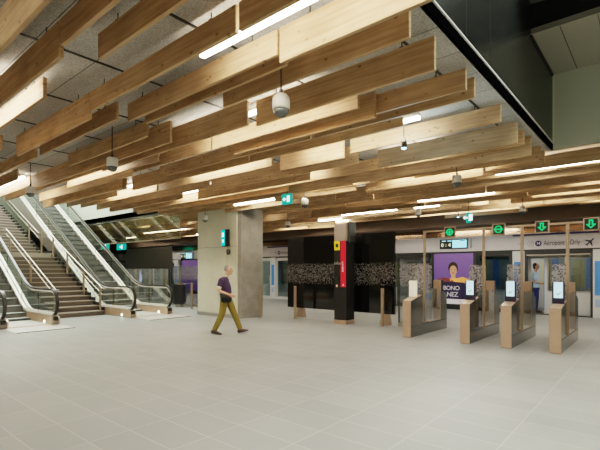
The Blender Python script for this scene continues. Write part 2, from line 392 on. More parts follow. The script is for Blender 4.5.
# ------------------------------------------------------------------ ceiling beams
ZT, HB, HD, TH = 3.85, .24, .33, .042
ORD = ['first','second','third','fourth','fifth','sixth','seventh','eighth','ninth','tenth','eleventh','twelfth','thirteenth','fourteenth','fifteenth','sixteenth','seventeenth','eighteenth','nineteenth','twentieth']
def ordinal(n):
    if n <= 20: return ORD[n-1]
    t = {2:'twenty',3:'thirty',4:'forty',5:'fifty',6:'sixty',7:'seventy'}[n//10]
    return {2:'twentieth',3:'thirtieth',4:'fortieth',5:'fiftieth',6:'sixtieth',7:'seventieth'}[n//10] if n % 10 == 0 else t+'-'+ORD[n % 10-1]
E_ = -1.65
ROWS = {   # y: pieces (x0, x1, deep?, extra words)
 1.14: [(-6.9, -2.74, 1), (-2.7, 1.5, 1)],
 1.53: [(-9.7, -4.13, 1), (-4.10, 1.5, 0)],
 1.86: [(-11.1, -5.48, 0), (-4.09, .1, 0)],
 2.20: [(-13.9, -8.38, 0)],
 2.40: [(-8.27, -5.53, 1), (-5.50, -2.74, 0), (-2.70, 1.5, 0)],
 2.76: [(-13.9, -8.52, 0), (-8.3, -5.54, 0)],
 2.90: [(-5.50, -2.73, 0), (-2.70, 1.5, 1)],
 3.10: [(-5.4, -2.8, 0)],
 3.17: [(-15.5, -10.9, 0)],
 3.41: [(-8.75, -5.9, 0), (-4.13, E_, 0)],
 3.63: [(-14.4, -11.47, 0), (-11.43, -5.62, 1)],
 3.85: [(-8.3, -4.17, 1)],
 3.95: [(-14.6, -8.4, 0), (-4.10, E_, 1)],
 4.30: [(-11.1, -7.05, 0)],
 4.50: [(-8.3, -5.76, 0), (-5.72, -2.86, 0)],
 4.62: [(-13.9, -8.6, 0)],
 4.70: [(-5.40, -2.74, 1)],
 4.81: [(-4.0, E_, 0)],
 4.95: [(-14.6, -9.7, 1)],
 5.10: [(-8.3, -4.1, 0), (-4.02, E_, 0)],
 5.23: [(-13.9, -10.0, 0), (-9.7, -5.63, 1)],
 5.47: [(-8.3, -2.75, 0)],
 5.60: [(-14.5, -11.2, 0)],
 5.95: [(-14.3, -9.8, 0), (-9.72, -5.74, 0)],
 6.06: [(-5.62, -4.14, 1)],
 6.17: [(-4.08, E_, 0)],
 6.50: [(-14.4, -8.4, 0), (-8.3, -4.13, 1)],
 6.70: [(-13.9, -9.8, 1)],
 6.85: [(-8.35, -5.6, 0)],
 7.06: [(-14.4, -11.3, 0), (-9.6, -5.7, 1), (-4.05, E_, 1)],
 7.52: [(-13.9, -8.4, 0), (-8.34, -4.2, 0), (-4.1, -1.66, 0)],
 7.70: [(-11.2, -6.9, 1)],
 7.95: [(-14.4, -9.7, 0), (-5.52, E_, 1)],
 8.10: [(-9.7, -5.3, 1), (-5.0, -2.8, 0)],
 8.55: [(-14.0, -8.4, 0), (-6.9, -2.8, 0)],
 8.72: [(-8.3, -5.6, 1), (-4.1, E_, 0)],
 9.04: [(-14.4, -9.8, 0), (-5.52, -2.76, 1), (-2.7, E_, 0)],
 9.25: [(-11.1, -6.9, 1)],
 9.50: [(-4.1, 1.6, 0)],
 9.70: [(-9.6, -6.9, 1), (-1.62, 1.6, 0)],
}
y = 9.86; k = 0
rb = random.Random(11)
STRIP_Y = [10.46, 11.42, 12.55, 13.6, 15.0]
while y < 15.7:
    if min(abs(y-s) for s in STRIP_Y) < .12: y += .14; continue
    pcs = []; x = -28.5+rb.choice((0, .7, 1.4))
    while x < 1.4:
        ln = rb.choice((2.8, 4.2, 4.2, 5.6)); x1 = min(x+ln, 2.0)
        if -14.0 < x1 < -10.2 or -14 < x < -10.2 or (x < -13 and x1 > -10.4):
            if 9.3 < y < 10.6:   # stop at the column
                if x < -13.3: pcs.append((x, -13.25, rb.random() < .4))
                x = -10.15; continue
        if rb.random() < .86: pcs.append((x, x1-.03, rb.random() < .4))
        x += ln+(rb.choice((0, 0, 0, 1.4)))
    ROWS[round(y, 2)] = pcs
    y += rb.choice((.24, .30, .36, .44)); k += 1

beams = 0
def make_beam(x0, x1, y, deep, label):
    h = HD if deep else HB; L = (x1-x0)/2
    bm = B(); box(bm, -L, L, 0, TH, -h, 0, .004)
    o = link_mesh('hanging_timber_beam', bm, W, None, ((x0+x1)/2, y, ZT))
    tag(o, label, 'beam', 'spruce beams hung under the ceiling')
    if y < 6.6:
        for s in (-1, 1):
            hx = s*(L-.35) if L > .6 else 0
            b2 = B(); cyl(b2, (hx, TH/2, -.002), (hx, TH/2, ZC-ZT+.004), .006, n=6)
            box(b2, hx-.02, hx+.02, 0.004, TH-.004, -.006, .008)
            link_mesh('hanger_rod', b2, m_rod, o)
    return o
for ri, y in enumerate(sorted(ROWS)):
    ps = ROWS[y]; n = len(ps)
    for pi, (x0, x1, deep) in enumerate(sorted(ps)):
        where = 'only piece' if n == 1 else {0: 'leftmost piece', n-1: 'rightmost piece'}.get(pi, ordinal(pi+1)+' piece from left')
        end = ', reaching the black well' if abs(x1-E_) < .03 else ''
        make_beam(x0, x1, y, deep, f"{'deep' if deep else 'shallow'} spruce beam in {ordinal(ri+1)} row from the camera, {where}{end}")
        beams += 1

# ------------------------------------------------------------------ strip lights between the beams
STRIPS = {     # row: pieces (x0, x1, height of the underside)
 1.70: [(-13, -5.6, 3.76)],
 2.56: [(-3.42, .8, 3.67)],
 3.52: [(-14.4, -11.6, 3.80)],
 4.10: [(-5.9, -3.2, 3.76), (-11.1, -8.3, 3.79), (-14.4, -12.4, 3.80)],
 5.76: [(-4.95, -2.62, 3.76), (-8.3, -5.9, 3.80), (-12.3, -9.9, 3.81)],
 7.30: [(-4.0, -3.0, 3.80), (-8.2, -5.7, 3.82), (-11.1, -8.6, 3.82)],
 8.23: [(-7.07, -5.3, 3.60)],
 8.90: [(-10.2, -8.45, 3.62), (-4.8, -2.6, 3.80)],
 9.60: [(-2.68, 1.4, 3.62)],
 10.46: [(-9.6, -5.6, 3.78), (-19, -15, 3.78)],
 11.42: [(-5.25, -3.2, 3.54), (-15, -11.5, 3.7), (-1.5, 1.5, 3.76)],
 12.55: [(-8.65, -6.5, 3.53), (-5.9, -5.1, 3.53), (-22, -18, 3.65), (-2.6, .5, 3.76)],
 13.6: [(-12.5, -9.4, 3.56), (-18, -14.5, 3.64), (-26, -22, 3.64), (-4.5, -1.5, 3.78)],
 15.0: [(-7.5, -3.5, 3.7), (-14, -10, 3.66), (-22, -18, 3.64), (-29, -25, 3.64), (-1.6, 1.5, 3.7)],
}
def strip(x0, x1, y, zb, label):
    t = empty('hanging_strip_light', ((x0+x1)/2, y, zb+.02), label, 'light', 'linear strip lights between the beams')
    L = (x1-x0)/2
    bm = B(); box(bm, -L, L, -.022, .022, .02, .07, .004); link_mesh('housing', bm, m_fix, t)
    bm = B(); box(bm, -L+.01, L-.01, -.028, .028, -.02, .022); link_mesh('diffuser', bm, m_light, t)
    for q in (-1, 1):
        bm = B(); cyl(bm, (q*L*.8, 0, .07), (q*L*.8, 0, ZC-zb-.02+.003), .006, n=6); link_mesh('suspension_wire', bm, m_rod, t)
for si, y in enumerate(sorted(STRIPS)):
    ps = sorted(STRIPS[y])
    for pi, (x0, x1, zb) in enumerate(ps):
        wh = 'alone there' if len(ps) == 1 else ('leftmost there' if pi == 0 else ('rightmost there' if pi == len(ps)-1 else ordinal(pi+1)+' from left'))
        strip(x0, x1, y, zb, f'warm white strip light, {ordinal(si+1)} line of lights from the camera, {wh}')
for (x0, x1, y) in ((-4, 0, -1.6), (-9, -5, -1.6), (-4, 0, -3.6), (-12, -8, -3.6), (-2, 1, -2.6)):   # the hall goes on behind the viewer
    strip(x0, x1, y, 3.76, 'warm white strip light of the hall behind the viewer')
    0 and ('')

# ------------------------------------------------------------------ escalators and stairs
TAN = math.tan(math.radians(30))
XB = -15.75                          # the bend at the foot
def inc(x, z0): return z0 if x >= XB else z0+(XB-x)*TAN
def rail_path(top=1.0, x_end=-29.0):
    p = []
    cx, cz, r = -13.77, top-.37, .37
    for i in range(13):
        a = math.radians(-80+170*i/12); p.append((cx+r*math.cos(a), cz+r*math.sin(a)))
    p.append((-14.6, top))
    for i in range(7):
        x = -15.2-i*.18; t = i/6
        p.append((x, top+TAN*.5*(1.08)*t*t))
    x0, z0 = p[-1]
    p.append((x_end, z0+(x0-x_end)*TAN))
    return p
def escalator(name, y0, y1, label):
    t = empty(name, (0, 0, 0), label, 'escalator', 'escalators up from the hall')
    # steps
    bm = B(); bm2 = B(); n = 0
    ya, yb = y0+.2, y1-.2
    x = -15.2
    box(bm, x, -13.5, ya, yb, .0, .02)
    zz = .02; run = .4
    for i in range(34):
        rise = min(.2, .07*(i+1)) if i < 3 else run*TAN
        x1 = x-run
        box(bm2, x-.03, x, ya, yb, zz-.02, zz+rise-.0)
        zz += rise
        box(bm, x1, x, ya, yb, zz-.03, zz)
        x = x1
    st = link_mesh('step_band', bm, m_estep, t); link_mesh('step_riser', bm2, m_estep_d, st)
    for (yo, s) in ((y0, 1), (y1, -1)):
        yc = yo+s*.1                                  # glass plane
        # outer cladding
        bm = B(); pts = [(-13.62, .0), (-13.55, .27), (-15.6, .27), (-16.0, .36), (-29, .36+13*TAN), (-29, 13*TAN-.6), (-16.2, -.0)]
        prism(bm, pts, yc-.09, yc+.09); cl = link_mesh('cladding', bm, m_steel, t)
        # lit inner deck strip
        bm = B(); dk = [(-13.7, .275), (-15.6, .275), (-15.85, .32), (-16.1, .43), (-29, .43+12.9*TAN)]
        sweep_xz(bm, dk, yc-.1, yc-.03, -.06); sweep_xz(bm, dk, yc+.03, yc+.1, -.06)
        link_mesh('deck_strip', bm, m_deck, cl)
        # rounded copper skirt end on the camera side
        bm = B(); cx, cz = -13.6, .02
        pr = [(-13.5, .02), (-13.5, .2), (-13.62, .25), (-15.5, .25), (-15.75, .12), (-15.55, .02)]
        prism(bm, pr, yc-.115, yc-.088); prism(bm, pr, yc+.088, yc+.115); link_mesh('skirt_end', bm, m_newel_lit, cl)
        bm = B(); box(bm, -13.56, -13.44, yc-.05, yc+.05, .12, .24, .01); link_mesh('handrail_inlet', bm, m_rubber, cl)
        bm = B(); cyl(bm, (-14.05, yc-.12, .07), (-14.05, yc-.113, .07), .035); link_mesh('base_lamp', bm, m_spotglow, cl)
        # glass balustrade
        rp = rail_path(.985)
        bm = B(); low = [(-29, .40+13*TAN), (-16.0, .36), (-15.6, .27), (-13.75, .27)]
        prism(bm, rp + low, yc-.006, yc+.006); g = link_mesh('glass_panel', bm, m_eglass, t)
        bm = B()
        for xx in (-14.9, -16.4, -17.9, -19.4, -20.9, -22.4):
            za = inc(xx, .27); zb = inc(xx, .98)
            box(bm, xx-.006, xx+.006, yc-.008, yc+.008, za, zb-.02)
        link_mesh('glass_joint', bm, m_dsteel, g)
        # handrail with its guide
        bm = B(); sweep_xz(bm, rail_path(1.0), yc-.04, yc+.04, -.045); hr = link_mesh('handrail', bm, m_rubber, t)
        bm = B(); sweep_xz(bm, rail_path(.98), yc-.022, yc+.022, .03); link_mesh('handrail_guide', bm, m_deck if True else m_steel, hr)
    bm = B(); box(bm, -13.6, -12.35, y0+.08, y1-.02, .0, .008, .002); link_mesh('landing_plate', bm, m_plate, t)
    bm = B(); box(bm, -12.42, -12.34, y0+.08, y1-.02, .0, .010, .002); link_mesh('plate_edge', bm, m_dsteel, t)
    bm = B(); box(bm, -13.75, -13.6, ya, yb, .0, .026, .004); link_mesh('comb_plate', bm, m_copper, t)
    return t
escalator('escalator', 3.52, 5.02, 'glass-sided escalator at the left picture edge, on the near side of the stairs')
escalator('escalator', 7.22, 8.82, 'glass-sided escalator between the dark stairs and the pale pillar')

st = empty('staircase', (-15.15, 6.15, 0), 'wide dark stone stairs rising between the two escalators', 'staircase')
flights = [(B(), B(), B()), (B(), B(), B())]; bmK = B()
x, z = 0.0, 0.0; LAND = 14
for i in range(30):
    bmT, bmR, bmN = flights[0 if i < LAND else 1]
    z += .165; d = 1.45 if i == LAND-1 else .36
    box(bmR, x-.02, x, -.72, .98, z-.165, z-.02)
    box(bmT, x-d-.02, x, -.72, .98, z-.03, z)
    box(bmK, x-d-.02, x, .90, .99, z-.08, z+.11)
    box(bmN, x-.035, x+.006, -.72, .98, z-.028, z+.003)
    x -= d
link_mesh('painted_gap_shade', bmK, m_black, st)  # black stepped strip painting the shade in the gap beside the escalator
for bmT, bmR, bmN in flights:
    link_mesh('tread', bmT, m_tread, st); link_mesh('riser', bmR, m_riser, st); link_mesh('nosing', bmN, m_nosing, st)
bm = B(); box(bm, -.0-.36*13-.04, -.36*13+.012, -.72, .98, 14*.165-.16, 14*.165+.004); link_mesh('landing_edge', bm, m_nosing, st)
def stair_rail(yr, label, posts):
    t = empty('stair_handrail', (-15.1, yr, 0), label, 'handrail', 'handrails along the stairs')
    sl = .165/.36
    def gz(x): return max(0, -x*sl+.0) if x > -13*.36 else (14*.165 if x > -13*.36-1.45 else 14*.165+(-x-13*.36-1.45)*sl)
    for hh, r in ((.95, .02), (.74, .015)):
        pts = [(.25, 0, hh), (0, 0, hh), (-13*.36, 0, hh+13*.165), (-13*.36-.4, 0, hh+14*.165), (-13*.36-1.45, 0, hh+14*.165), (-11, 0, hh+gz(-11))]
        bm = B(); tube3(bm, pts, r); link_mesh('rail', bm, m_railm, t)
    for px in posts:
        bm = B(); box(bm, px-.05, px+.05, -.02, .02, gz(px), gz(px)+.95); link_mesh('post', bm, m_bronze, t)
stair_rail(5.5, 'double steel handrail of the stairs on the side of the near escalator', (-.1, -2.3, -4.6, -5.9))
stair_rail(7.02, 'steel handrail with bronze posts on the stairs, beside the far escalator', (-.15, -1.5, -3.0, -4.45, -5.75, -7.3))
# ------------------------------------------------------------------ hanging glass smoke screen by the stair opening
t = empty('smoke_screen', (0, 9.4, 0), 'hanging glass smoke screen with dark top rail beyond the far escalator', 'screen')
bm = B(); box(bm, -24, -13.85, -.008, .008, 2.82, 3.80); link_mesh('glass_panel', bm, m_sglass, t)
bm = B(); box(bm, -24, -13.85, -.03, .03, 3.79, 3.84); link_mesh('top_rail', bm, m_dsteel, t)
bm = B(); box(bm, -24, -13.85, -.012, .012, 2.80, 2.825); box(bm, -13.87, -13.845, -.015, .015, 2.8, 3.84); link_mesh('edge_profile', bm, m_bronze, t)

# ------------------------------------------------------------------ black boards and fritted barrier
m_bd = board_mat()
m_bd2 = M('dark_board', (.035, .03, .026), .5)
def board(x0, x1, y, seam, label, feet, z0=.32, z1=2.70):
    t = empty('glass_board', (0, y, 0), label, 'board', 'black fritted glass boards')
    xs = [x0, seam, x1] if seam else [x0, x1]
    for a, b in zip(xs, xs[1:]):
        bm = B(); box(bm, a+.006, b-.006, 0, .09, z0, z1, .006); link_mesh('board_panel', bm, m_bd if z0 < 1 else m_bd2, t)
        if z0 < 1:
            bm = B(); box(bm, a+.006, b-.006, -.002, .0, 1.425, 1.437); link_mesh('seam', bm, m_black, t)
    for fx in feet:
        bm = B(); prism(bm, [(fx-.17, 0), (fx+.17, 0), (fx+.10, z0+.04), (fx-.10, z0+.04)], .02, .16); link_mesh('foot', bm, m_bronze, t)
board(-9.9, -5.8, 11.05, -7.65, 'large black glass board with dotted band behind the red-striped totem', (-9.35, -7.75, -6.12))
board(-21.6, -17.4, 11.3, None, 'black board behind the far escalator glass, to the left of the pillar', (-20.9, -19.5, -18.0), z0=1.66, z1=2.70)
def barrier(x0, x1, y, label, h=1.78):
    t = empty('glass_barrier', (0, y, 0), label, 'barrier', 'dotted glass barriers')
    bm = B(); box(bm, x0, x1, -.01, .01, .1, h); link_mesh('glass_pane', bm, m_fglass, t)
    bm = B(); box(bm, x0, x1, -.03, .03, 0, .1); link_mesh('base_channel', bm, m_steel, t)
    bm = B(); box(bm, x0, x1, -.014, .014, 1.40, 1.412); link_mesh('mid_seam', bm, m_steel, t)
    for q in (x0, x1-.04):
        bm = B(); box(bm, q, q+.04, -.02, .02, 0, h); link_mesh('end_post', bm, m_dsteel, t)
barrier(-5.70, -4.72, 11.1, 'dotted glass barrier between the black board and the ticket gates')
barrier(-17.35, -13.2, 11.3, 'dotted glass barrier behind the dark bin, reaching the pillar')
barrier(-21.6, -17.45, 11.24, 'dotted glass barrier below the raised black board, behind the far escalator', 1.65)

def post(x, y, label, h=1.08):
    t = empty('barrier_post', (x, y, 0), label, 'post', 'slim bronze barrier posts')
    bm = B(); box(bm, -.04, .04, -.03, .03, .015, h, .006); link_mesh('shaft', bm, m_bronze, t)
    bm = B(); box(bm, -.08, .08, -.06, .06, 0, .015, .003); link_mesh('foot_plate', bm, m_steel, t)
post(-9.1, 10.53, 'slim bronze post before the left end of the black board')
post(-6.0, 10.72, 'slim bronze post before the right end of the black board')
post(-10.22, 10.05, 'slim bronze post at the concrete side of the pillar')
post(-14.68, 10.5, 'slim bronze post beside the dark bin')

# litter bin
t = empty('litter_bin', (-16.05, 10.82, 0), 'dark slatted litter bin between far escalator and pillar', 'bin')
bm = B(); lathe(bm, [(.24, .12), (.29, .2), (.31, .9), (.30, .96)], n=20); link_mesh('bin_body', bm, m_bin, t, smooth=False)
bm = B(); lathe(bm, [(.31, .96), (.32, 1.0), (.26, 1.03), (.18, 1.03)], n=20); link_mesh('lid', bm, m_dsteel, t)
bm = B(); lathe(bm, [(.16, 0), (.16, .12)], n=16); link_mesh('pedestal', bm, m_steel, t)

# two slim screen terminals far behind the far escalator
for i, (x, lab) in enumerate(((-25.9, 'slim terminal with pale screen behind escalator glass, the left of two'), (-24.8, 'slim terminal with pale screen behind escalator glass, the right of two'))):
    t = empty('screen_terminal', (x, 14.6, 0), lab, 'terminal', 'slim terminals behind the escalator')
    bm = B(); box(bm, -.2, .2, -.06, .06, .0, 1.65, .01); link_mesh('pedestal', bm, m_dsteel, t)
    bm = B(); prism(bm, [(-.15, .9), (.16, .8), (.12, 1.5), (-.1, 1.55)], -.07, -.061); link_mesh('screen', bm, emit('terminal_screen', (.5, .65, .9), .8), t)

# ------------------------------------------------------------------ totem
t = empty('information_totem', (-7.23, 10.4, 0), 'tall black totem with red stripe and steel head before the black board', 'totem')
bm = B(); box(bm, -.215, .215, 0, .44, .12, 2.46, .006); tb = link_mesh('body', bm, m_black, t)
bm = B(); box(bm, -.22, .22, -.01, .45, 0, .12, .004); link_mesh('plinth', bm, m_copper, t)
bm = B(); box(bm, -.215, .215, 0, .42, 2.46, 2.97, .006); link_mesh('head', bm, M('totem_head', (.42, .36, .31), .45, .3), t)
bm = B(); box(bm, .217, .30, .06, .40, 2.4, 3.02, .004); link_mesh('side_plate', bm, m_dsteel, t)
bm = B(); box(bm, .03, .205, -.006, .002, 1.1, 2.455); rs = link_mesh('red_strip', bm, m_red, t)
for i, s in enumerate('CSBA'): text('letter', s, .10, m_wink, rs, (.10, -.008, 1.80-.075*i+.0), squeeze=1)
bm = B(); prism(bm, [(.09, 1.14), (.15, 1.14), (.12, 1.20)], -.009, -.006); link_mesh('mark', bm, m_wink, rs)
bm = B(); box(bm, -.205, -.01, -.006, .002, 2.19, 2.455); ys = link_mesh('yellow_sign', bm, m_yellow, t)
bm = B(); prism(bm, [(-.16, 2.28), (-.08, 2.26), (-.05, 2.34), (-.10, 2.40), (-.16, 2.36)], -.009, -.006); link_mesh('pictogram', bm, m_ink, ys)
text('lettering', 'Infos', .13, M('totem_text', (.4, .37, .33), .5), t, (-.09, -.004, 1.80), rx=PI/2)
bm = B(); box(bm, -.16, -.05, -.006, .002, 1.22, 1.42); link_mesh('button_panel', bm, m_dsteel, t)
bm = B(); box(bm, -.14, -.09, -.008, .0, 1.10, 1.16); link_mesh('card_reader', bm, M('reader_glow', (.6, .3, .2), .5, 0, (.9, .4, .2), .6), t)

# ------------------------------------------------------------------ ticket gates
def gate(x, label, screen=True):
    w = .1
    t = empty('ticket_gate', (x, 9.35, 0), label, 'gate', 'row of ticket gates')
    # steel body as a U profile in YZ
    bm = B(); prism(bm, [(.02, .0), (2.26, .0), (2.26, .93), (2.02, 1.02), (1.84, 1.02), (1.84, .28), (.62, .28), (.62, .98), (.02, .86)], -w+.006, w-.006, 'X')
    body = link_mesh('cabinet', bm, m_gsteel, t)
    bm = B(); box(bm, -w, w, -.006, 0.03, .012, .85, .003); prism(bm, [(-.006, .85), (.62, .975), (.62, .993), (-.006, .868)], -w, w, 'X'); link_mesh('end_cap', bm, m_copper, t)
    bm = B(); box(bm, -w+.01, w-.01, 1.78, 1.86, .28, 1.33, .004); link_mesh('rear_panel', bm, m_copper, t)
    bm = B(); box(bm, -w+.012, w-.012, 1.86, 2.0, .95, 1.33, .004); link_mesh('rear_head', bm, m_dsteel, t)
    bm = B(); box(bm, -w+.008, w-.008, 1.1, 1.80, .275, .292); link_mesh('bridge_top', bm, m_copper, t)
    bm = B(); box(bm, w-.014, w-.004, .64, 1.80, .29, 1.12); box(bm, -w+.004, -w+.014, .64, 1.80, .29, 1.12); link_mesh('side_glass', bm, m_cglass, t)
    bm = B(); box(bm, -.006, .006, .9, 1.45, .3, 1.72); link_mesh('door_leaf', bm, m_gfin, t)
    bm = B(); box(bm, -.2, .11, .86, .875, .33, 1.72); link_mesh('wing_leaf', bm, m_gfin, t)
    bm = B(); box(bm, -w-.002, w+.002, .06, 2.2, .255, .262); link_mesh('seam', bm, m_black, t)
    if screen:
        bm = B(); box(bm, -.105, .105, .33, .39, .92, 1.36, .006); sc = link_mesh('screen_case', bm, m_screencase, t)
        bm = B(); box(bm, -.075, .08, .322, .331, 1.05, 1.36); s2 = link_mesh('screen', bm, m_screen, sc)
        bm = B(); prism(bm, [(-.035, 1.135), (-.005, 1.10), (.05, 1.165), (.043, 1.175), (-.005, 1.12), (-.028, 1.145)], .318, .322); link_mesh('tick', bm, m_tick, sc)
    else:
        bm = B(); box(bm, -.10, .10, .33, .37, .95, 1.34, .006); link_mesh('cream_panel', bm, m_cream, t)
gate(-4.59, 'ticket gate beside the black board, with a blank cream panel', False)
gate(-3.23, 'ticket gate with lit screen, directly before the purple poster')
gate(-2.40, 'ticket gate with lit screen, second from the right picture edge')
gate(-1.53, 'ticket gate with lit screen, closest to the right picture edge')
t = empty('gate_portal', (0, 10.1, 0), 'slim bronze portal frame standing over the row of ticket gates', 'frame')
for px in (-4.47, -3.06, -2.27, -1.43):
    bm = B(); box(bm, px-.027, px+.027, -.025, .025, .29, 2.53, .004); link_mesh('post', bm, m_bronze, t)
bm = B(); box(bm, -4.505, 1.0, -.03, .03, 2.53, 2.57, .004); link_mesh('top_bar', bm, m_bronze, t)
bm = B(); box(bm, .93, 1.0, -.03, .03, 0, 2.53, .004); link_mesh('end_post', bm, m_bronze, t)
def gate_sign(x, kind, label):
    t = empty('gate_sign', (x, 10.04, 2.5), label, 'sign', 'green arrow signs over the gates')
    bm = B(); box(bm, -.135, .135, 0, .03, -.135, .125, .004); link_mesh('plate', bm, m_bronze, t)
    bm = B(); box(bm, -.11, .11, -.008, .0, -.105, .105, .004); link_mesh('face', bm, m_black, t)
    bm = B()
    if kind == 'down':
        prism(bm, [(-.035, .085), (.035, .085), (.035, .0), (.085, .0), (.0, -.085), (-.085, .0), (-.035, .0)], -.013, -.008)
        bk = B(); prism(bk, [(-.014, .062), (.014, .062), (.014, -.018), (.04, -.018), (.0, -.058), (-.04, -.018), (-.014, -.018)], -.016, -.013); link_mesh('arrow_inner', bk, m_black, t)
    else:
        n = 18
        for i in range(n):
            a, b = 2*PI*i/n, 2*PI*(i+1)/n
            prism(bm, [(r*math.cos(q), r*math.sin(q)) for r, q in ((.06, a), (.06, b), (.08, b), (.08, a))], -.013, -.008)
        prism(bm, [(-.1, 0), (-.05, .035), (-.05, .012), (.05, .012), (.05, .035), (.1, 0), (.05, -.035), (.05, -.012), (-.05, -.012), (-.05, -.035)], -.0135, -.008)
        if kind == 'ring':
            prism(bm, [(-.012, .08), (.012, .08), (.012, -.04), (.04, -.04), (0, -.08), (-.04, -.04), (-.012, -.04)], -.014, -.008)
    link_mesh('arrow', bm, m_green, t)
gate_sign(-3.82, 'ring', 'small green ring-and-arrow sign over the gate lane before the purple poster')
gate_sign(-2.73, 'side', 'small green two-way arrow sign, second over the gate lanes')
gate_sign(-1.88, 'down', 'small green down arrow sign over the lane between the two last gates')
gate_sign(-1.03, 'down', 'small green down arrow sign over the lane at the right picture edge')

# ------------------------------------------------------------------ platform edge
YP = 17.3
bm = B(); box(bm, -46, 5, YP, YP+.25, 2.34, 2.94); hd = struct('wall_platform_header', bm, m_offwhite)
bm = B(); box(bm, -46, 5, 16.1, YP+.3, 3.26, 3.95); struct('trim_8', bm, M('brown_bulkhead', (.11, .07, .042), .7))
bm = B(); box(bm, -46, 5, YP+.02, YP+.25, 2.94, 3.27); struct('trim_11', bm, M('mirror_fascia', (.42, .29, .2), .12, 1.))
bm = B(); box(bm, -46, 5, YP-.02, YP+.25, 2.28, 2.345); struct('trim_9', bm, m_doorframe)
def line_sign(x0, x1, label, tx, full=True):
    t = empty('line_sign', (0, YP-.02, 0), label, 'sign', 'line signs on the platform header')
    bm = B(); box(bm, x0, x1, -.01, .018, 2.85, 2.915); link_mesh('violet_band', bm, m_violet, t)
    zt = 2.555
    bm = B(); box(bm, tx-.50, tx-.22, -.006, .0, zt-.012, zt+.012); link_mesh('route_line', bm, m_inkl, t)
    for k, (cx, mm, s) in enumerate(((tx-.05, m_inkl, 'M'), (tx+.2, m_violet, '14'))):
        bm = B(); cyl(bm, (cx, -.008, zt), (cx, .0, zt), .105, n=24); d = link_mesh('line_badge', bm, mm, t)
        if k == 0:
            bm = B(); cyl(bm, (cx, -.011, zt), (cx, -.007, zt), .088, n=24); link_mesh('badge_face', bm, m_offwhite, d)
        text('lettering', s, .13, m_inkl if k == 0 else m_wink, d, (cx, -.013, zt), squeeze=.9)
    text('lettering', "Aéroport d'Orly", .25, m_ink, t, (tx+.37, -.006, zt), align='LEFT', width=1.10)
    bm = B(); px = tx+1.75
    # small aircraft pictogram flying up to the right
    pl = [(0, .22), (.03, .17), (.03, .06), (.2, -.06), (.2, -.1), (.03, -.04), (.025, -.15), (.075, -.19), (.075, -.22), (0, -.2), (-.075, -.22), (-.075, -.19), (-.025, -.15), (-.03, -.04), (-.2, -.1), (-.2, -.06), (-.03, .06), (-.03, .17)]
    a = -PI/4
    pl = [(px+(x*math.cos(a)-z*math.sin(a))*.75, zt+(x*math.sin(a)+z*math.cos(a))*.75) for x, z in pl]
    prism(bm, pl[::-1], -.008, 0); link_mesh('aircraft_mark', bm, m_ink, t)
line_sign(-4.2, -1.55, 'violet-banded line sign reading Aéroport above open train door, with aircraft mark', -3.55)
line_sign(-17.0, -14.4, 'violet-banded line sign seen between pillar and black board', -16.3)
def display(x0, x1, z0, z1, label):
    t = empty('departure_display', (0, YP-.03, 0), label, 'display', 'departure displays on the header')
    bm = B(); box(bm, x0, x1, -.03, .03, z0, z1, .006); link_mesh('casing', bm, m_doorframe, t)
    xm = x0+(x1-x0)*.47
    bm = B(); box(bm, xm, x1-.03, -.034, -.03, z0+.04, z1-.04); link_mesh('lcd', bm, m_lcd, t)
    for i, s in enumerate(('0', ':', '4')):
        text('digit', s, .20, m_lcdtext, t, (x0+(.22+.28*i)*(xm-x0), -.036, (z0+z1)/2-.04))
    bm = B(); box(bm, x0+.1, x0+.25, -.034, -.03, z1-.08, z1-.05); box(bm, x0+.33, x0+.5, -.034, -.03, z1-.08, z1-.05); link_mesh('caption', bm, m_lcd, t)
    bm = B(); box(bm, xm+.3, x1-.1, -.038, -.034, z1-.09, z1-.06); link_mesh('clock_bar', bm, m_ink, t)
    bm = B(); box(bm, x1+.12, x1+.15, -.02, .0, z0, z1); link_mesh('side_slot', bm, m_dsteel, t)
display(-6.98, -5.85, 2.46, 2.85, 'departure display on the header above the purple poster of a woman')
display(-25.4, -24.05, 2.36, 2.80, 'departure display on the header seen between far escalator and pillar')

def post_psd(x0, x1, label, blue=False):
    t = empty('platform_post', ((x0+x1)/2, YP, 0), label, 'post', 'posts of the platform screen doors')
    w = (x1-x0)/2
    bm = B(); box(bm, -w, w, -.04, .2, 0, 2.30, .01); link_mesh('shaft', bm, m_trainw, t)
    if blue:
        bm = B(); box(bm, -w+.05, w-.08, -.046, -.04, .75, 1.9); link_mesh('blue_panel', bm, m_trainblue, t)
    bm = B(); box(bm, -w+.06, w-.1, -.048, -.04, .35, .62); link_mesh('sticker', bm, M('pale_blue_sticker', (.35, .5, .75), .5), t)
def leaf(x0, x1, label, y=YP+.03, pale=False):
    t = empty('platform_screen', ((x0+x1)/2, y, 0), label, 'door', 'glass doors along the platform edge')
    w = (x1-x0)/2; f = .09
    bm = B(); box(bm, -w, -w+f, 0, .06, 0, 2.30); box(bm, w-f, w, 0, .06, 0, 2.30); box(bm, -w+f, w-f, 0, .06, 2.12, 2.30); box(bm, -w+f, w-f, 0, .06, 0, .14)
    link_mesh('leaf_frame', bm, m_trainw if pale else m_doorframe, t)
    bm = B(); box(bm, -w+f, w-f, .02, .04, .14, 2.12); link_mesh('pane', bm, m_pglass, t)
    bm = B(); box(bm, w-f-.05, w-f-.02, -.03, .0, .8, 1.3); link_mesh('handle', bm, m_steel, t)
def bay_poster(x0, x1, label):
    t = empty('poster_panel', ((x0+x1)/2, YP, 0), label, 'poster'); w = (x1-x0)/2
    bm = B(); box(bm, -w, w, .0, .1, .0, 2.30); link_mesh('backing', bm, m_doorframe, t)
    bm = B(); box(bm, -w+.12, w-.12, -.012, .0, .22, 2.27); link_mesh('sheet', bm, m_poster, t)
    return t, w
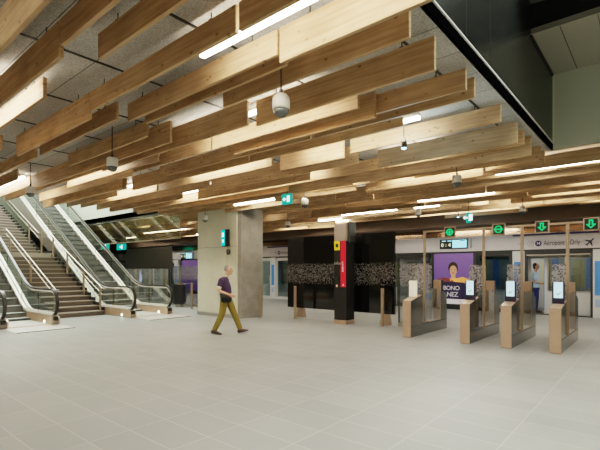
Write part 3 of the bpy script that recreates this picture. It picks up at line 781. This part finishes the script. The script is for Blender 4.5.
bm = B(); box(bm, -3.8, -1.72, YP-.03, YP+.2, 2.10, 2.29); box(bm, -3.8, -3.73, YP-.03, YP+.2, 0, 2.1); box(bm, -1.79, -1.72, YP-.03, YP+.2, 0, 2.1); box(bm, -3.73, -1.79, YP-.02, YP+.2, 0, .03)
od = tag(link_mesh('door_1', bm, m_doorframe), kind='structure')
bm = B(); box(bm, -3.73, -1.79, YP-.035, YP-.02, 2.12, 2.16); link_mesh('door_track', bm, m_steel, od)
post_psd(-4.2, -3.80, 'white post with stickers to the left of the open train door', True)
post_psd(-1.72, -1.25, 'white and blue post to the right of the open train door', True)
leaf(-5.5, -4.24, 'dark-framed platform door between purple poster and white post')
leaf(-8.95, -7.46, 'dark-framed platform door behind the first ticket gate')
leaf(-10.6, -9.05, 'dark-framed platform door behind the black board')
leaf(-1.2, .6, 'dark-framed platform door at the right picture edge')
leaf(-17.9, -16.75, 'pale-framed platform door directly right of the pillar', pale=True)
leaf(-16.35, -15.0, 'pale-framed platform door left of the black board', pale=True)
post_psd(-16.72, -16.38, 'pale post between the two doors right of the pillar', True)
leaf(-27.6, -26.2, 'platform door beyond the bin, next to the small purple poster', pale=True)
leaf(-30.5, -29.0, 'platform door behind the far escalator handrail', pale=True)
post_psd(-26.15, -25.75, 'pale post beside the small purple poster', True)
t, w = bay_poster(-25.4, -23.3, 'plain purple poster seen between the bin and the pillar')
# purple poster with a figure in a dark jersey
t, w = bay_poster(-7.36, -5.52, 'purple poster of a woman in a dark lettered jersey')
def flat(name, pts, m, d): 
    bm = B(); prism(bm, pts, -d-.004, -d); return link_mesh(name, bm, m, t)
def oval(cx, cz, rx, rz, n=24): return [(cx+rx*math.cos(2*PI*i/n), cz+rz*math.sin(2*PI*i/n)) for i in range(n)]
m_pskin = M('poster_skin', (.52, .26, .15), .6, 0, (.52, .26, .15), .25)
m_porange = M('poster_orange', (.75, .33, .08), .6, 0, (.75, .33, .08), .3)
m_pnavy = M('poster_navy', (.018, .014, .07), .6)
m_pwhite = M('poster_white', (.6, .58, .62), .6, 0, (.6, .58, .62), .25)
flat('printed_strip', [(-.8, .22), (.8, .22), (.8, .42), (-.8, .42)], m_pwhite, .012)
flat('printed_body', [(-.52, .42), (.55, .42), (.62, 1.0), (.42, 1.25), (-.38, 1.25), (-.72, 1.05)], m_pnavy, .012)
flat('printed_hair', oval(.0, 1.68, .20, .25), m_hair, .013)
flat('printed_neck', [(-.08, 1.2), (.10, 1.2), (.09, 1.5), (-.07, 1.5)], m_pskin, .014)
flat('printed_face', oval(.01, 1.58, .145, .20), m_pskin, .017)
flat('printed_mouth', oval(.01, 1.475, .05, .022), M('poster_mouth', (.4, .04, .05), .6), .022)
for ex in (-.055, .075): flat('printed_eye', oval(ex, 1.61, .028, .014), m_hair, .022)
flat('printed_sleeve', [(-.72, 1.20), (-.38, 1.30), (-.02, 1.22), (-.02, 1.10), (-.40, 1.12), (-.70, 1.02)], M('poster_maroon', (.22, .04, .05), .6), .018)
flat('printed_sleeve', [(.72, 1.0), (.68, 1.22), (.40, 1.32), (.02, 1.24), (.03, 1.12), (.4, 1.10)], m_porange, .018)
for k in range(5): flat('printed_finger', oval(-.10+.055*k, 1.21+.02*(k % 2), .024, .06), m_porange, .023)
text('lettering', 'BONO', .24, m_pwhite, t, (-.06, -.03, .86), squeeze=.9)
text('lettering', 'NEZ', .26, m_pwhite, t, (-.02, -.03, .60), squeeze=.9)
text('lettering', 'M', .12, m_inkl, t, (.3, -.02, .33))

# ------------------------------------------------------------------ the train
YT = 17.86
tr = empty('metro_train', (0, YT, 0), 'white metro train standing behind the platform doors, one door open', 'train')
bm = B(); bmw = B(); bmd = B()
DO = (-3.72, -3.28)                                    # open doorway with the passenger
openings = [DO, (-3.13, -2.62), (-2.5, -1.85), (-5.5, -4.35), (-6.9, -5.7), (-8.8, -7.5), (-10.6, -9.2), (-1.4, .4), (-12.4, -11), (-14.8, -13.4), (-16.4, -15.1), (-17.9, -16.8), (-20, -18.4), (-24.4, -22.6), (-27.4, -26), (-30.5, -29)]
openings.sort()
x = -46
for (a, b) in openings:
    box(bm, x, a, 0, .08, 0, 2.65)
    lo = .02 if (a, b) == DO else .84
    if lo > .1: box(bm, a, b, 0, .08, 0, lo)
    box(bm, a, b, 0, .08, 2.02, 2.65)
    x = b
box(bm, x, 5, 0, .08, 0, 2.65)
link_mesh('side_wall', bm, m_trainw, tr)
for (a, b) in openings:
    f = B(); z0 = .02 if (a, b) == DO else .84
    box(f, a-.05, a, -.015, .09, z0, 2.07); box(f, b, b+.05, -.015, .09, z0, 2.07); box(f, a, b, -.015, .09, 2.02, 2.07)
    if z0 > .1: box(f, a, b, -.015, .09, .79, .84)
    wf = link_mesh('window_frame' if z0 > .1 else 'door_frame', f, m_steel if z0 > .1 else m_white, tr)
    if z0 > .1:
        p = B(); box(p, a, b, .03, .045, .84, 2.02); link_mesh('pane', p, m_tglass, wf)
bm = B(); box(bm, -46, 5, 2.3, 2.4, 0, 2.7); link_mesh('far_wall', bm, m_trainint, tr)
bm = B(); box(bm, -46, 5, 0.08, 2.3, -.1, .02); link_mesh('train_floor', bm, m_traindark, tr)
bm = B(); box(bm, -46, 5, .0, 2.4, 2.65, 2.75); link_mesh('train_ceiling', bm, m_trainint, tr)
bm = B(); box(bm, -45, 4, 1.0, 1.2, 2.60, 2.64); link_mesh('ceiling_lamp', bm, m_trainlight, tr)
bm = B()
for x0 in (-3.30, -2.12, -5.6, -8.9, -16.6, -19.0): box(bm, x0-.1, x0+.14, 2.26, 2.3, .9, 2.1)
link_mesh('interior_panel', bm, m_trainblue, tr)
bm = B()
for x0 in (-3.62, -2.5, -6.1, -6.6, -9.5, -10.6, -18.2): box(bm, x0-.15, x0+.22, 2.26, 2.3, .9, 2.0)
link_mesh('interior_screen', bm, M('warm_panel', (.62, .52, .22), .5), tr)
bm = B()
for x0 in (-1.7, -3.3, -6.5): cyl(bm, (x0, 1.1, .02), (x0, 1.1, 2.6), .018)
link_mesh('grab_pole', bm, m_steel, tr)
bm = B(); box(bm, DO[1]+.0, DO[1]+.02, -.02, 0, .1, 2.0); link_mesh('door_edge', bm, m_trainblue, tr)
bm = B(); box(bm, -46, 5, YP+.26, YT, -.25, -.02); struct('trim_10', bm, m_black)
bm = B(); box(bm, -46, 5, 20.4, 20.5, -.3, 4.2); struct('wall_tunnel', bm, m_black)
bm = B(); box(bm, -46, 5, 17.55, 20.5, 3.9, 4.0); struct('ceiling_tunnel', bm, m_black)

# ------------------------------------------------------------------ hanging domes, spots and signs
def dome(x, y, z, s, label, kind=0):
    t = empty('ceiling_dome', (x, y, z), label, 'dome', 'hanging dome housings')
    bm = B()
    if kind == 0: lathe(bm, [(.085*s, -.02*s), (.092*s, .0), (.095*s, .06*s), (.085*s, .11*s), (.05*s, .14*s), (.02*s, .15*s)])
    else: lathe(bm, [(.085*s, -.02*s), (.088*s, .0), (.088*s, .11*s), (.08*s, .125*s)])
    link_mesh('housing', bm, m_dome, t, smooth=(kind == 0))
    bm = B(); lathe(bm, [(0, -.10*s), (.04*s, -.09*s), (.07*s, -.06*s), (.083*s, -.02*s)]); link_mesh('lens', bm, m_dome2, t, smooth=True)
    bm = B(); cyl(bm, (0, 0, .12*s), (0, 0, ZC-z+.003), .008, n=8); cyl(bm, (0, 0, .14*s), (0, 0, .19*s), .02, n=8); link_mesh('stem', bm, m_rod, t)
dome(-3.0, 3.25, 3.28, 1.0, 'large pale dome on a rod, close below the beams at top centre')
dome(-6.75, 3.30, 3.28, 1.0, 'pale drum dome hanging over the upper left, above the glass smoke screen', 1)
dome(-10.45, 3.3, 3.28, 1.0, 'pale drum dome hanging above the far stairs', 1)
dome(-6.9, 8.36, 3.28, 1.0, 'small pale dome just right of the green exit sign')
dome(-3.0, 8.25, 3.3, 1.0, 'pale drum dome hanging before the ticket gates, right of the cold blue spot', 1)
dome(-5.6, 12.2, 3.3, 1.0, 'small drum dome above the first platform door behind the black board', 1)
dome(-10.6, 11.85, 3.28, 1.0, 'small round dome between the pillar and the black board')
dome(-11.4, 8.68, 3.26, 1.0, 'small drum dome hanging before the pale pillar panel', 1)
dome(-2.92, 13.05, 3.25, .9, 'tiny round dome between beams above the gate signs')
t = empty('wall_camera', (-11.02, 9.34, 2.2), 'small dome camera below the teal sign on the pillar', 'camera')
bm = B(); lathe(bm, [(0, -.1), (.05, -.08), (.07, -.03), (.07, .06), (.03, .1)]); link_mesh('housing', bm, m_dsteel, t, smooth=True)
bm = B(); box(bm, -.02, .02, 0, .05, .0, .06); link_mesh('bracket', bm, m_steel, t)

def spot(x, y, label):
    t = empty('spotlight', (x, y, 3.42), label, 'spotlight', 'cold spotlights under the beams')
    bm = B(); lathe(bm, [(.04, 0), (.046, .02), (.046, .09), (.02, .15)]); link_mesh('housing', bm, m_dsteel, t)
    bm = B(); lathe(bm, [(0, -.022), (.02, -.019), (.034, -.009), (.038, 0.0)]); link_mesh('lens', bm, m_bluespot, t)
    bm = B(); cyl(bm, (0, 0, .15), (0, 0, ZC-3.42+.003), .008, n=8); link_mesh('stem', bm, m_rod, t)
    l = bpy.data.lights.new('cold_spot_beam', 'POINT'); l.energy = 14; l.color = (.5, .8, 1.); l.shadow_soft_size = .04
    lo = bpy.data.objects.new('cold_spot_beam', l); C.objects.link(lo); lo.parent = t; lo.location = (0, 0, -.10)
spot(-2.92, 5.86, 'cold blue-white spotlight shining between beams at the upper right centre')
spot(-5.3, 14.7, 'cold blue-white spotlight far back, above the departure display')

def exit_sign(x, y, z, w, h, label, rod=True, m=None):
    t = empty('exit_sign', (x, y, z), label, 'sign', 'green exit signs')
    bm = B(); box(bm, -w/2, w/2, 0, .04, -h/2, h/2, .004); link_mesh('sign_box', bm, m or m_exitg, t)
    bm = B(); s = h
    prism(bm, [(.06*s, -.3*s), (.4*s, -.3*s), (.4*s, .32*s), (.06*s, .32*s)], -.006, 0); link_mesh('door_pictogram', bm, m_wht, t)
    bm = B(); prism(bm, [(-.5*s, 0), (-.3*s, .2*s), (-.3*s, .07*s), (-.05*s, .07*s), (-.05*s, -.07*s), (-.3*s, -.07*s), (-.3*s, -.2*s)], -.006, 0); link_mesh('arrow', bm, m_wht, t)
    if rod:
        bm = B(); cyl(bm, (0, .02, h/2), (0, .02, ZC-z+.003), .008, n=6); link_mesh('rod', bm, m_rod, t)
exit_sign(-7.0, 7.78, 3.34, .32, .25, 'green exit sign on a thin rod under the middle of the beams')
exit_sign(-4.25, 12.6, 3.12, .12, .30, 'tiny green sign hanging above the gate portal')
exit_sign(-29.4, 13.85, 3.24, 1.2, .40, 'teal exit sign seen through the smoke screen, left one of two')
exit_sign(-27.1, 13.85, 3.12, 1.2, .40, 'teal exit sign seen through the smoke screen, right one of two')
t = empty('pillar_sign', (-11.05, 9.2, 2.66), 'upright black sign box with lit teal face on the pillar', 'sign')
bm = B(); box(bm, -.16, .16, -.0, .1, -.27, .29, .008); link_mesh('sign_box', bm, m_black, t)
bm = B(); box(bm, -.15, .02, -.006, .0, -.25, .27); link_mesh('teal_face', bm, m_teal, t)
bm = B(); box(bm, -.11, -.03, -.010, -.006, .04, .18); prism(bm, [(-.11, -.05), (-.02, -.05), (-.065, -.17)], -.010, -.006); link_mesh('pictogram', bm, m_wht, t)
bm = B(); box(bm, -.05, .05, .1, .2, -.05, .05); link_mesh('bracket', bm, m_steel, t)

# ------------------------------------------------------------------ people
def ring_loft(bm, secs, n=14):
    """secs: list of (centre, side axis, front axis, rs, rf); closed with flat caps"""
    rings = []
    for c, s, f, rs, rf in secs:
        rings.append([bm.verts.new(Vector(c)+Vector(s)*(rs*math.cos(2*PI*i/n))+Vector(f)*(rf*math.sin(2*PI*i/n))) for i in range(n)])
    for a, b in zip(rings, rings[1:]):
        for i in range(n):
            j = (i+1) % n; bm.faces.new([a[i], a[j], b[j], b[i]])
    bm.faces.new(rings[0][::-1]); bm.faces.new(rings[-1])

def limb(bm, pts, radii, flat=1.0, n=12):
    pts = [Vector(p) for p in pts]
    # densify with a smooth curve
    P, R = [], []
    for i in range(len(pts)-1):
        for k in range(4):
            t = k/4; P.append(pts[i].lerp(pts[i+1], t)); R.append(radii[i]*(1-t)+radii[i+1]*t)
    P.append(pts[-1]); R.append(radii[-1])
    Q = [P[0]]+[(P[i-1]+P[i]*2+P[i+1])/4 for i in range(1, len(P)-1)]+[P[-1]]
    secs = []
    for i, p in enumerate(Q):
        t = (Q[min(len(Q)-1, i+1)]-Q[max(0, i-1)]).normalized()
        s = Vector((0, 1, 0)) if abs(t.y) < .9 else Vector((1, 0, 0))
        s = (s-t*s.dot(t)).normalized(); f = t.cross(s)
        secs.append((p, s, f, R[i], R[i]*flat))
    # rounded ends
    a, b = secs[0], secs[-1]; ta = (Q[0]-Q[1]).normalized(); tb = (Q[-1]-Q[-2]).normalized()
    secs = [(a[0]+ta*a[3]*.7, a[1], a[2], a[3]*.5, a[4]*.5)]+secs+[(b[0]+tb*b[3]*.7, b[1], b[2], b[3]*.5, b[4]*.5)]
    ring_loft(bm, secs, n)

def ell(bm, c, rx, ry, rz, rot=None):
    r = bmesh.ops.create_uvsphere(bm, u_segments=16, v_segments=12, radius=1)
    mt = Matrix.Translation(Vector(c)) @ (rot.to_4x4() if rot else Matrix()) @ Matrix.Diagonal((rx, ry, rz, 1))
    bmesh.ops.transform(bm, matrix=mt, verts=r['verts'])

def fused(name, bm, m, parent, voxel=.007, smooth=4):
    """fuse overlapping closed shapes into one continuous skin"""
    me = bpy.data.meshes.new('tmp'); bmesh.ops.recalc_face_normals(bm, faces=bm.faces); bm.to_mesh(me); bm.free()
    o = bpy.data.objects.new('tmp', me); C.objects.link(o)
    r = o.modifiers.new('r', 'REMESH'); r.mode = 'VOXEL'; r.voxel_size = voxel; r.use_smooth_shade = True
    s = o.modifiers.new('s', 'SMOOTH'); s.iterations = smooth; s.factor = .5
    dg = bpy.context.evaluated_depsgraph_get()
    new = bpy.data.meshes.new_from_object(o.evaluated_get(dg)); bpy.data.objects.remove(o); bpy.data.meshes.remove(me)
    new.name = name; new.materials.clear(); new.materials.append(m)
    for p in new.polygons: p.use_smooth = True
    ob = bpy.data.objects.new(name, new); C.objects.link(ob); ob.parent = parent
    return ob

def hand(bm, wrist, d, up, side, s=1.0):
    """palm along d, thumb to `side`, back of the hand to `up`; five bent fingers"""
    d, up, side = Vector(d).normalized(), Vector(up).normalized(), Vector(side).normalized(); w = Vector(wrist)
    ring_loft(bm, [(w+d*a*s, side, up, rs*s, rf*s) for a, rs, rf in ((-.02, .026, .02), (.02, .034, .018), (.06, .041, .017), (.095, .040, .014), (.1, .03, .009))], 12)
    for k, (o, ln) in enumerate(((.030, .068), (.010, .078), (-.010, .072), (-.029, .056))):
        b = w+d*.09*s+side*o*s; c = .35+.12*k
        p1 = b+(d*math.cos(c*.5)-up*math.sin(c*.5))*ln*.45*s
        p2 = p1+(d*math.cos(c*1.6)-up*math.sin(c*1.6))*ln*.33*s
        p3 = p2+(d*math.cos(c*2.6)-up*math.sin(c*2.6))*ln*.25*s
        limb(bm, [b, p1, p2, p3], [.0095*s, .0088*s, .008*s, .0068*s], n=8)
    b = w+d*.025*s+side*.028*s
    limb(bm, [b, b+(d*.6+side*.8).normalized()*.04*s, b+(d*.8+side*.55).normalized()*.075*s-up*.01*s], [.013*s, .011*s, .009*s], n=8)

def head(bm, c, fwd=Vector((1, 0, 0)), s=1.0, tilt=0.0):
    """skull, jaw, nose, ears, neck stub; fwd in local x"""
    c = Vector(c)
    R = Matrix.Rotation(tilt, 3, 'Y')
    def P(x, y, z): return c+R @ Vector((x*s, y*s, z*s))
    ell(bm, P(-.012, 0, .025), .100*s, .077*s, .093*s, R)         # skull
    ell(bm, P(.022, 0, -.045), .066*s, .058*s, .072*s, R)         # face and jaw
    ell(bm, P(.05, 0, -.088), .028*s, .03*s, .024*s, R)           # chin
    ell(bm, P(.078, 0, .012), .018*s, .045*s, .014*s, R)          # brow
    limb(bm, [P(.082, 0, .005), P(.098, 0, -.018), P(.106, 0, -.03)], [.010*s, .012*s, .014*s], n=8)   # nose
    ell(bm, P(.082, 0, -.062), .012*s, .024*s, .010*s, R)         # lips
    for q in (-1, 1):
        ell(bm, P(.045, q*.038, -.022), .03*s, .024*s, .022*s, R)  # cheek
        ell(bm, P(-.008, q*.078, -.008), .020*s, .010*s, .031*s, R)   # ear
    return P

# the man striding across the hall ----------------------------------
man = empty('person', (-8.25, 7.03, 0), 'man in navy polo and olive trousers striding across the hall before the pillar', 'person', rz=math.atan2(.645, .764))
hipR, kneeR, ankR = (-.11, -.095, .90), (-.17, -.10, .49), (-.36, -.105, .12)
hipL, kneeL, ankL = (-.07, .095, .90), (.10, .10, .50), (.245, .105, .115)
shR, elR, wrR = (-.17, -.195, 1.36), (-.235, -.27, 1.10), (.04, -.28, .99)
shL, elL, wrL = (-.11, .195, 1.36), (-.20, .26, 1.09), (-.22, .25, .85)
bm = B()
X_, Y_ = Vector((1, 0, 0)), Vector((0, 1, 0))
ring_loft(bm, [((-.09, 0, .84), Y_, X_, .15, .105), ((-.09, 0, .93), Y_, X_, .165, .12), ((-.085, 0, 1.05), Y_, X_, .155, .125), ((-.10, 0, 1.2), Y_, X_, .17, .115), ((-.125, 0, 1.32), Y_, X_, .175, .10), ((-.13, 0, 1.39), Y_, X_, .13, .075), ((-.115, 0, 1.43), Y_, X_, .07, .06)], 18)
limb(bm, [(-.115, 0, 1.38), (-.085, 0, 1.45), (-.045, 0, 1.53)], [.062, .057, .056])
PH = head(bm, (-.02, 0, 1.595), tilt=.06)
for sh, el, wr in ((shR, elR, wrR), (shL, elL, wrL)): limb(bm, [sh, el, wr], [.054, .042, .027])
hand(bm, wrR, (.9, .0, -.28), (-.1, -.9, .2), (.25, .1, .95))
hand(bm, wrL, (-.05, 0, -1), (0, 1, 0), (1, 0, 0))
for h_, k_, a_ in ((hipR, kneeR, ankR), (hipL, kneeL, ankL)): limb(bm, [h_, k_, a_], [.085, .058, .036])
body = fused('body', bm, m_skin, man, .0055, 3)
# clothes
bm = B()
ring_loft(bm, [((-.09, 0, .90), Y_, X_, .185, .145), ((-.088, 0, 1.03), Y_, X_, .175, .145), ((-.10, 0, 1.2), Y_, X_, .187, .132), ((-.125, 0, 1.32), Y_, X_, .19, .115), ((-.128, 0, 1.40), Y_, X_, .14, .085), ((-.11, 0, 1.435), Y_, X_, .075, .068)], 18)
limb(bm, [shR, (Vector(shR)*.35+Vector(elR)*.65)], [.068, .062]); limb(bm, [shL, (Vector(shL)*.35+Vector(elL)*.65)], [.068, .062])
polo = fused('polo_shirt', bm, m_polo, man, .009, 4)
bm = B()
for sh, el in ((shR, elR), (shL, elL)):
    a = Vector(sh)*.33+Vector(el)*.67; b = Vector(sh)*.18+Vector(el)*.82; limb(bm, [a, b], [.064, .063])
link_mesh('sleeve_trim', bm, m_trim, polo, smooth=True)
bm = B(); ring_loft(bm, [((-.115, 0, 1.425), Y_, X_, .085, .078), ((-.09, 0, 1.47), Y_, X_, .068, .068), ((-.08, 0, 1.48), Y_, X_, .064, .062)], 16); link_mesh('collar', bm, m_trim, polo, smooth=True)
bm = B()
ring_loft(bm, [((-.09, 0, .80), Y_, X_, .165, .12), ((-.09, 0, .9), Y_, X_, .178, .138), ((-.088, 0, 1.0), Y_, X_, .168, .138)], 18)
limb(bm, [hipR, kneeR, (ankR[0]*.97, ankR[1], .125)], [.105, .08, .066]); limb(bm, [hipL, kneeL, (ankL[0], ankL[1], .13)], [.105, .08, .066])
fused('trousers', bm, m_trouser, man, .009, 4)
def shoe(ank, pitch, parent=man):
    bm = B(); R = Matrix.Rotation(pitch, 3, 'Y'); A = Vector(ank)
    def P(x, y, z): return A+R @ Vector((x, y, z))
    s, f = R @ Y_, R @ Vector((0, 0, 1))
    ring_loft(bm, [(P(-.075, 0, -.065), s, f, .02, .02), (P(-.06, 0, -.055), s, f, .036, .045), (P(0, 0, -.05), s, f, .042, .055), (P(.07, 0, -.062), s, f, .048, .042), (P(.14, 0, -.075), s, f, .05, .028), (P(.19, 0, -.08), s, f, .038, .022), (P(.205, 0, -.082), s, f, .015, .012)], 14)
    link_mesh('shoe', bm, m_shoe, parent, smooth=True)
shoe(ankR, .16); shoe(ankL, -.22)
bm = B()
ell(bm, PH(-.032, 0, .038), .088, .081, .086); 
hair = fused('hair', bm, m_hairg, man, .007, 2)
for q in (-1, 1):
    bm = B(); ell(bm, PH(.083, q*.03, -.002), .009, .013, .008); e = link_mesh('eye', bm, M('eye_white', (.7, .7, .68), .3), man, smooth=True)
    bm = B(); ell(bm, PH(.090, q*.03, -.002), .004, .006, .006); link_mesh('pupil', bm, m_ink, e, smooth=True)
bag = empty('hip_bag', (man.location.x, man.location.y, 0), 'black bag worn at the hip of the walking man', 'bag', rz=man.rotation_euler.z)
bm = B(); ring_loft(bm, [((-.05, -.20, .80), X_, Y_, .10, .05), ((-.05, -.205, .84), X_, Y_, .135, .065), ((-.05, -.2, .95), X_, Y_, .14, .065), ((-.05, -.19, 1.01), X_, Y_, .12, .045)], 14); link_mesh('pouch', bm, m_bag, bag, smooth=True)
bm = B(); ring_loft(bm, [((-.05, -.268, .88), X_, Y_, .10, .012), ((-.05, -.268, .975), X_, Y_, .115, .014)], 12); link_mesh('flap', bm, m_rubber, bag, smooth=True)
bm = B(); n = 24
ring = [(-.09+.153*math.cos(2*PI*i/n), .19*math.sin(2*PI*i/n), .985) for i in range(n+1)]
tube3(bm, ring, .012, 6); link_mesh('belt', bm, m_bag, bag)

# the passenger standing in the open train door ----------------------
pa = empty('person', (-3.58, 18.05, .02), 'passenger in pale blue T-shirt standing in the open train door', 'person', rz=.1)
bm = B()
ring_loft(bm, [((0, 0, .86), Y_, X_, .15, .11), ((0, 0, .98), Y_, X_, .165, .115), ((0, 0, 1.12), Y_, X_, .14, .10), ((-.01, 0, 1.3), Y_, X_, .165, .105), ((-.02, 0, 1.42), Y_, X_, .165, .09), ((-.02, 0, 1.50), Y_, X_, .06, .055)], 18)
limb(bm, [(-.02, 0, 1.46), (-.01, 0, 1.56), (0, 0, 1.62)], [.056, .05, .05])
PP = head(bm, (.015, 0, 1.72), s=1.05, tilt=-.05)
a1 = ((-.02, -.19, 1.42), (-.02, -.22, 1.14), (.22, -.14, 1.08)); a2 = ((-.02, .19, 1.42), (-.04, .22, 1.14), (.2, .13, 1.06))
for a in (a1, a2): limb(bm, a, [.05, .04, .027])
hand(bm, a1[2], (.95, .25, -.1), (0, -.9, .2), (0, .2, 1)); hand(bm, a2[2], (.95, -.25, -.1), (0, .9, .2), (0, -.2, 1))
for q in (-1, 1): limb(bm, [(0, q*.09, .92), (.015, q*.09, .5), (-.01, q*.09, .1)], [.085, .058, .036])
fused('body', bm, m_skin, pa, .007, 3)
bm = B()
ring_loft(bm, [((0, 0, .92), Y_, X_, .18, .135), ((0, 0, 1.12), Y_, X_, .16, .122), ((-.01, 0, 1.3), Y_, X_, .182, .122), ((-.02, 0, 1.42), Y_, X_, .178, .105), ((-.02, 0, 1.51), Y_, X_, .08, .07)], 18)
for a in (a1, a2): limb(bm, [a[0], Vector(a[0])*.4+Vector(a[1])*.6], [.066, .062])
fused('tee_shirt', bm, m_tee, pa, .009, 4)
bm = B(); ring_loft(bm, [((0, 0, .83), Y_, X_, .16, .125), ((0, 0, 1.0), Y_, X_, .165, .125)], 18)
for q in (-1, 1): limb(bm, [(0, q*.09, .9), (.015, q*.09, .5), (-.01, q*.09, .1)], [.1, .074, .06])
fused('trousers', bm, m_navy, pa, .009, 4)
for q in (-1, 1): shoe((-.01, q*.09, .10), 0, pa)
bm = B(); ell(bm, PP(-.035, 0, .045), .092, .088, .085); ell(bm, PP(-.065, 0, -.02), .05, .075, .08); fused('hair', bm, m_hair, pa, .007, 2)

# ------------------------------------------------------------------ light and camera
def area(name, loc, sx, sy, e, col=(1, 1, 1), rot=(0, 0, 0)):
    l = bpy.data.lights.new(name, 'AREA'); l.shape = 'RECTANGLE'; l.size = sx; l.size_y = sy; l.energy = e; l.color = col
    o = bpy.data.objects.new(name, l); C.objects.link(o); o.location = loc; o.rotation_euler = rot
area('well_fill_light', (1.8, 5.4, 8.9), 5, 4, 620, (.95, 1., .9))  # added area light brightening the well, no real skylight above it
area('stairwell_fill_light', (-22, 6.2, 9.4), 10, 4, 1300, (.95, 1., .92))  # added area light lifting the dark stairwell, no fitting stands for it
w = bpy.data.worlds.new('World'); bpy.context.scene.world = w; w.use_nodes = True
w.node_tree.nodes['Background'].inputs[0].default_value = (.9, .95, 1, 1); w.node_tree.nodes['Background'].inputs[1].default_value = .3

cam = bpy.data.cameras.new('Camera'); co = bpy.data.objects.new('Camera', cam); C.objects.link(co)
co.location = (0, 0, 1.6); co.rotation_euler = (PI/2, 0, math.radians(40.175))
cam.sensor_width = 36; cam.lens = 426.38/600*36; cam.shift_y = 45/600; cam.clip_end = 200; cam.clip_start = .05
sc = bpy.context.scene; sc.camera = co
sc.view_settings.view_transform = 'Filmic'; sc.view_settings.look = 'Medium High Contrast'; sc.view_settings.exposure = 0.7
sc.cycles.max_bounces = 8; sc.cycles.transparent_max_bounces = 24; sc.cycles.diffuse_bounces = 5
sc.cycles.sample_clamp_indirect = 6.0; sc.cycles.caustics_reflective = False; sc.cycles.caustics_refractive = False
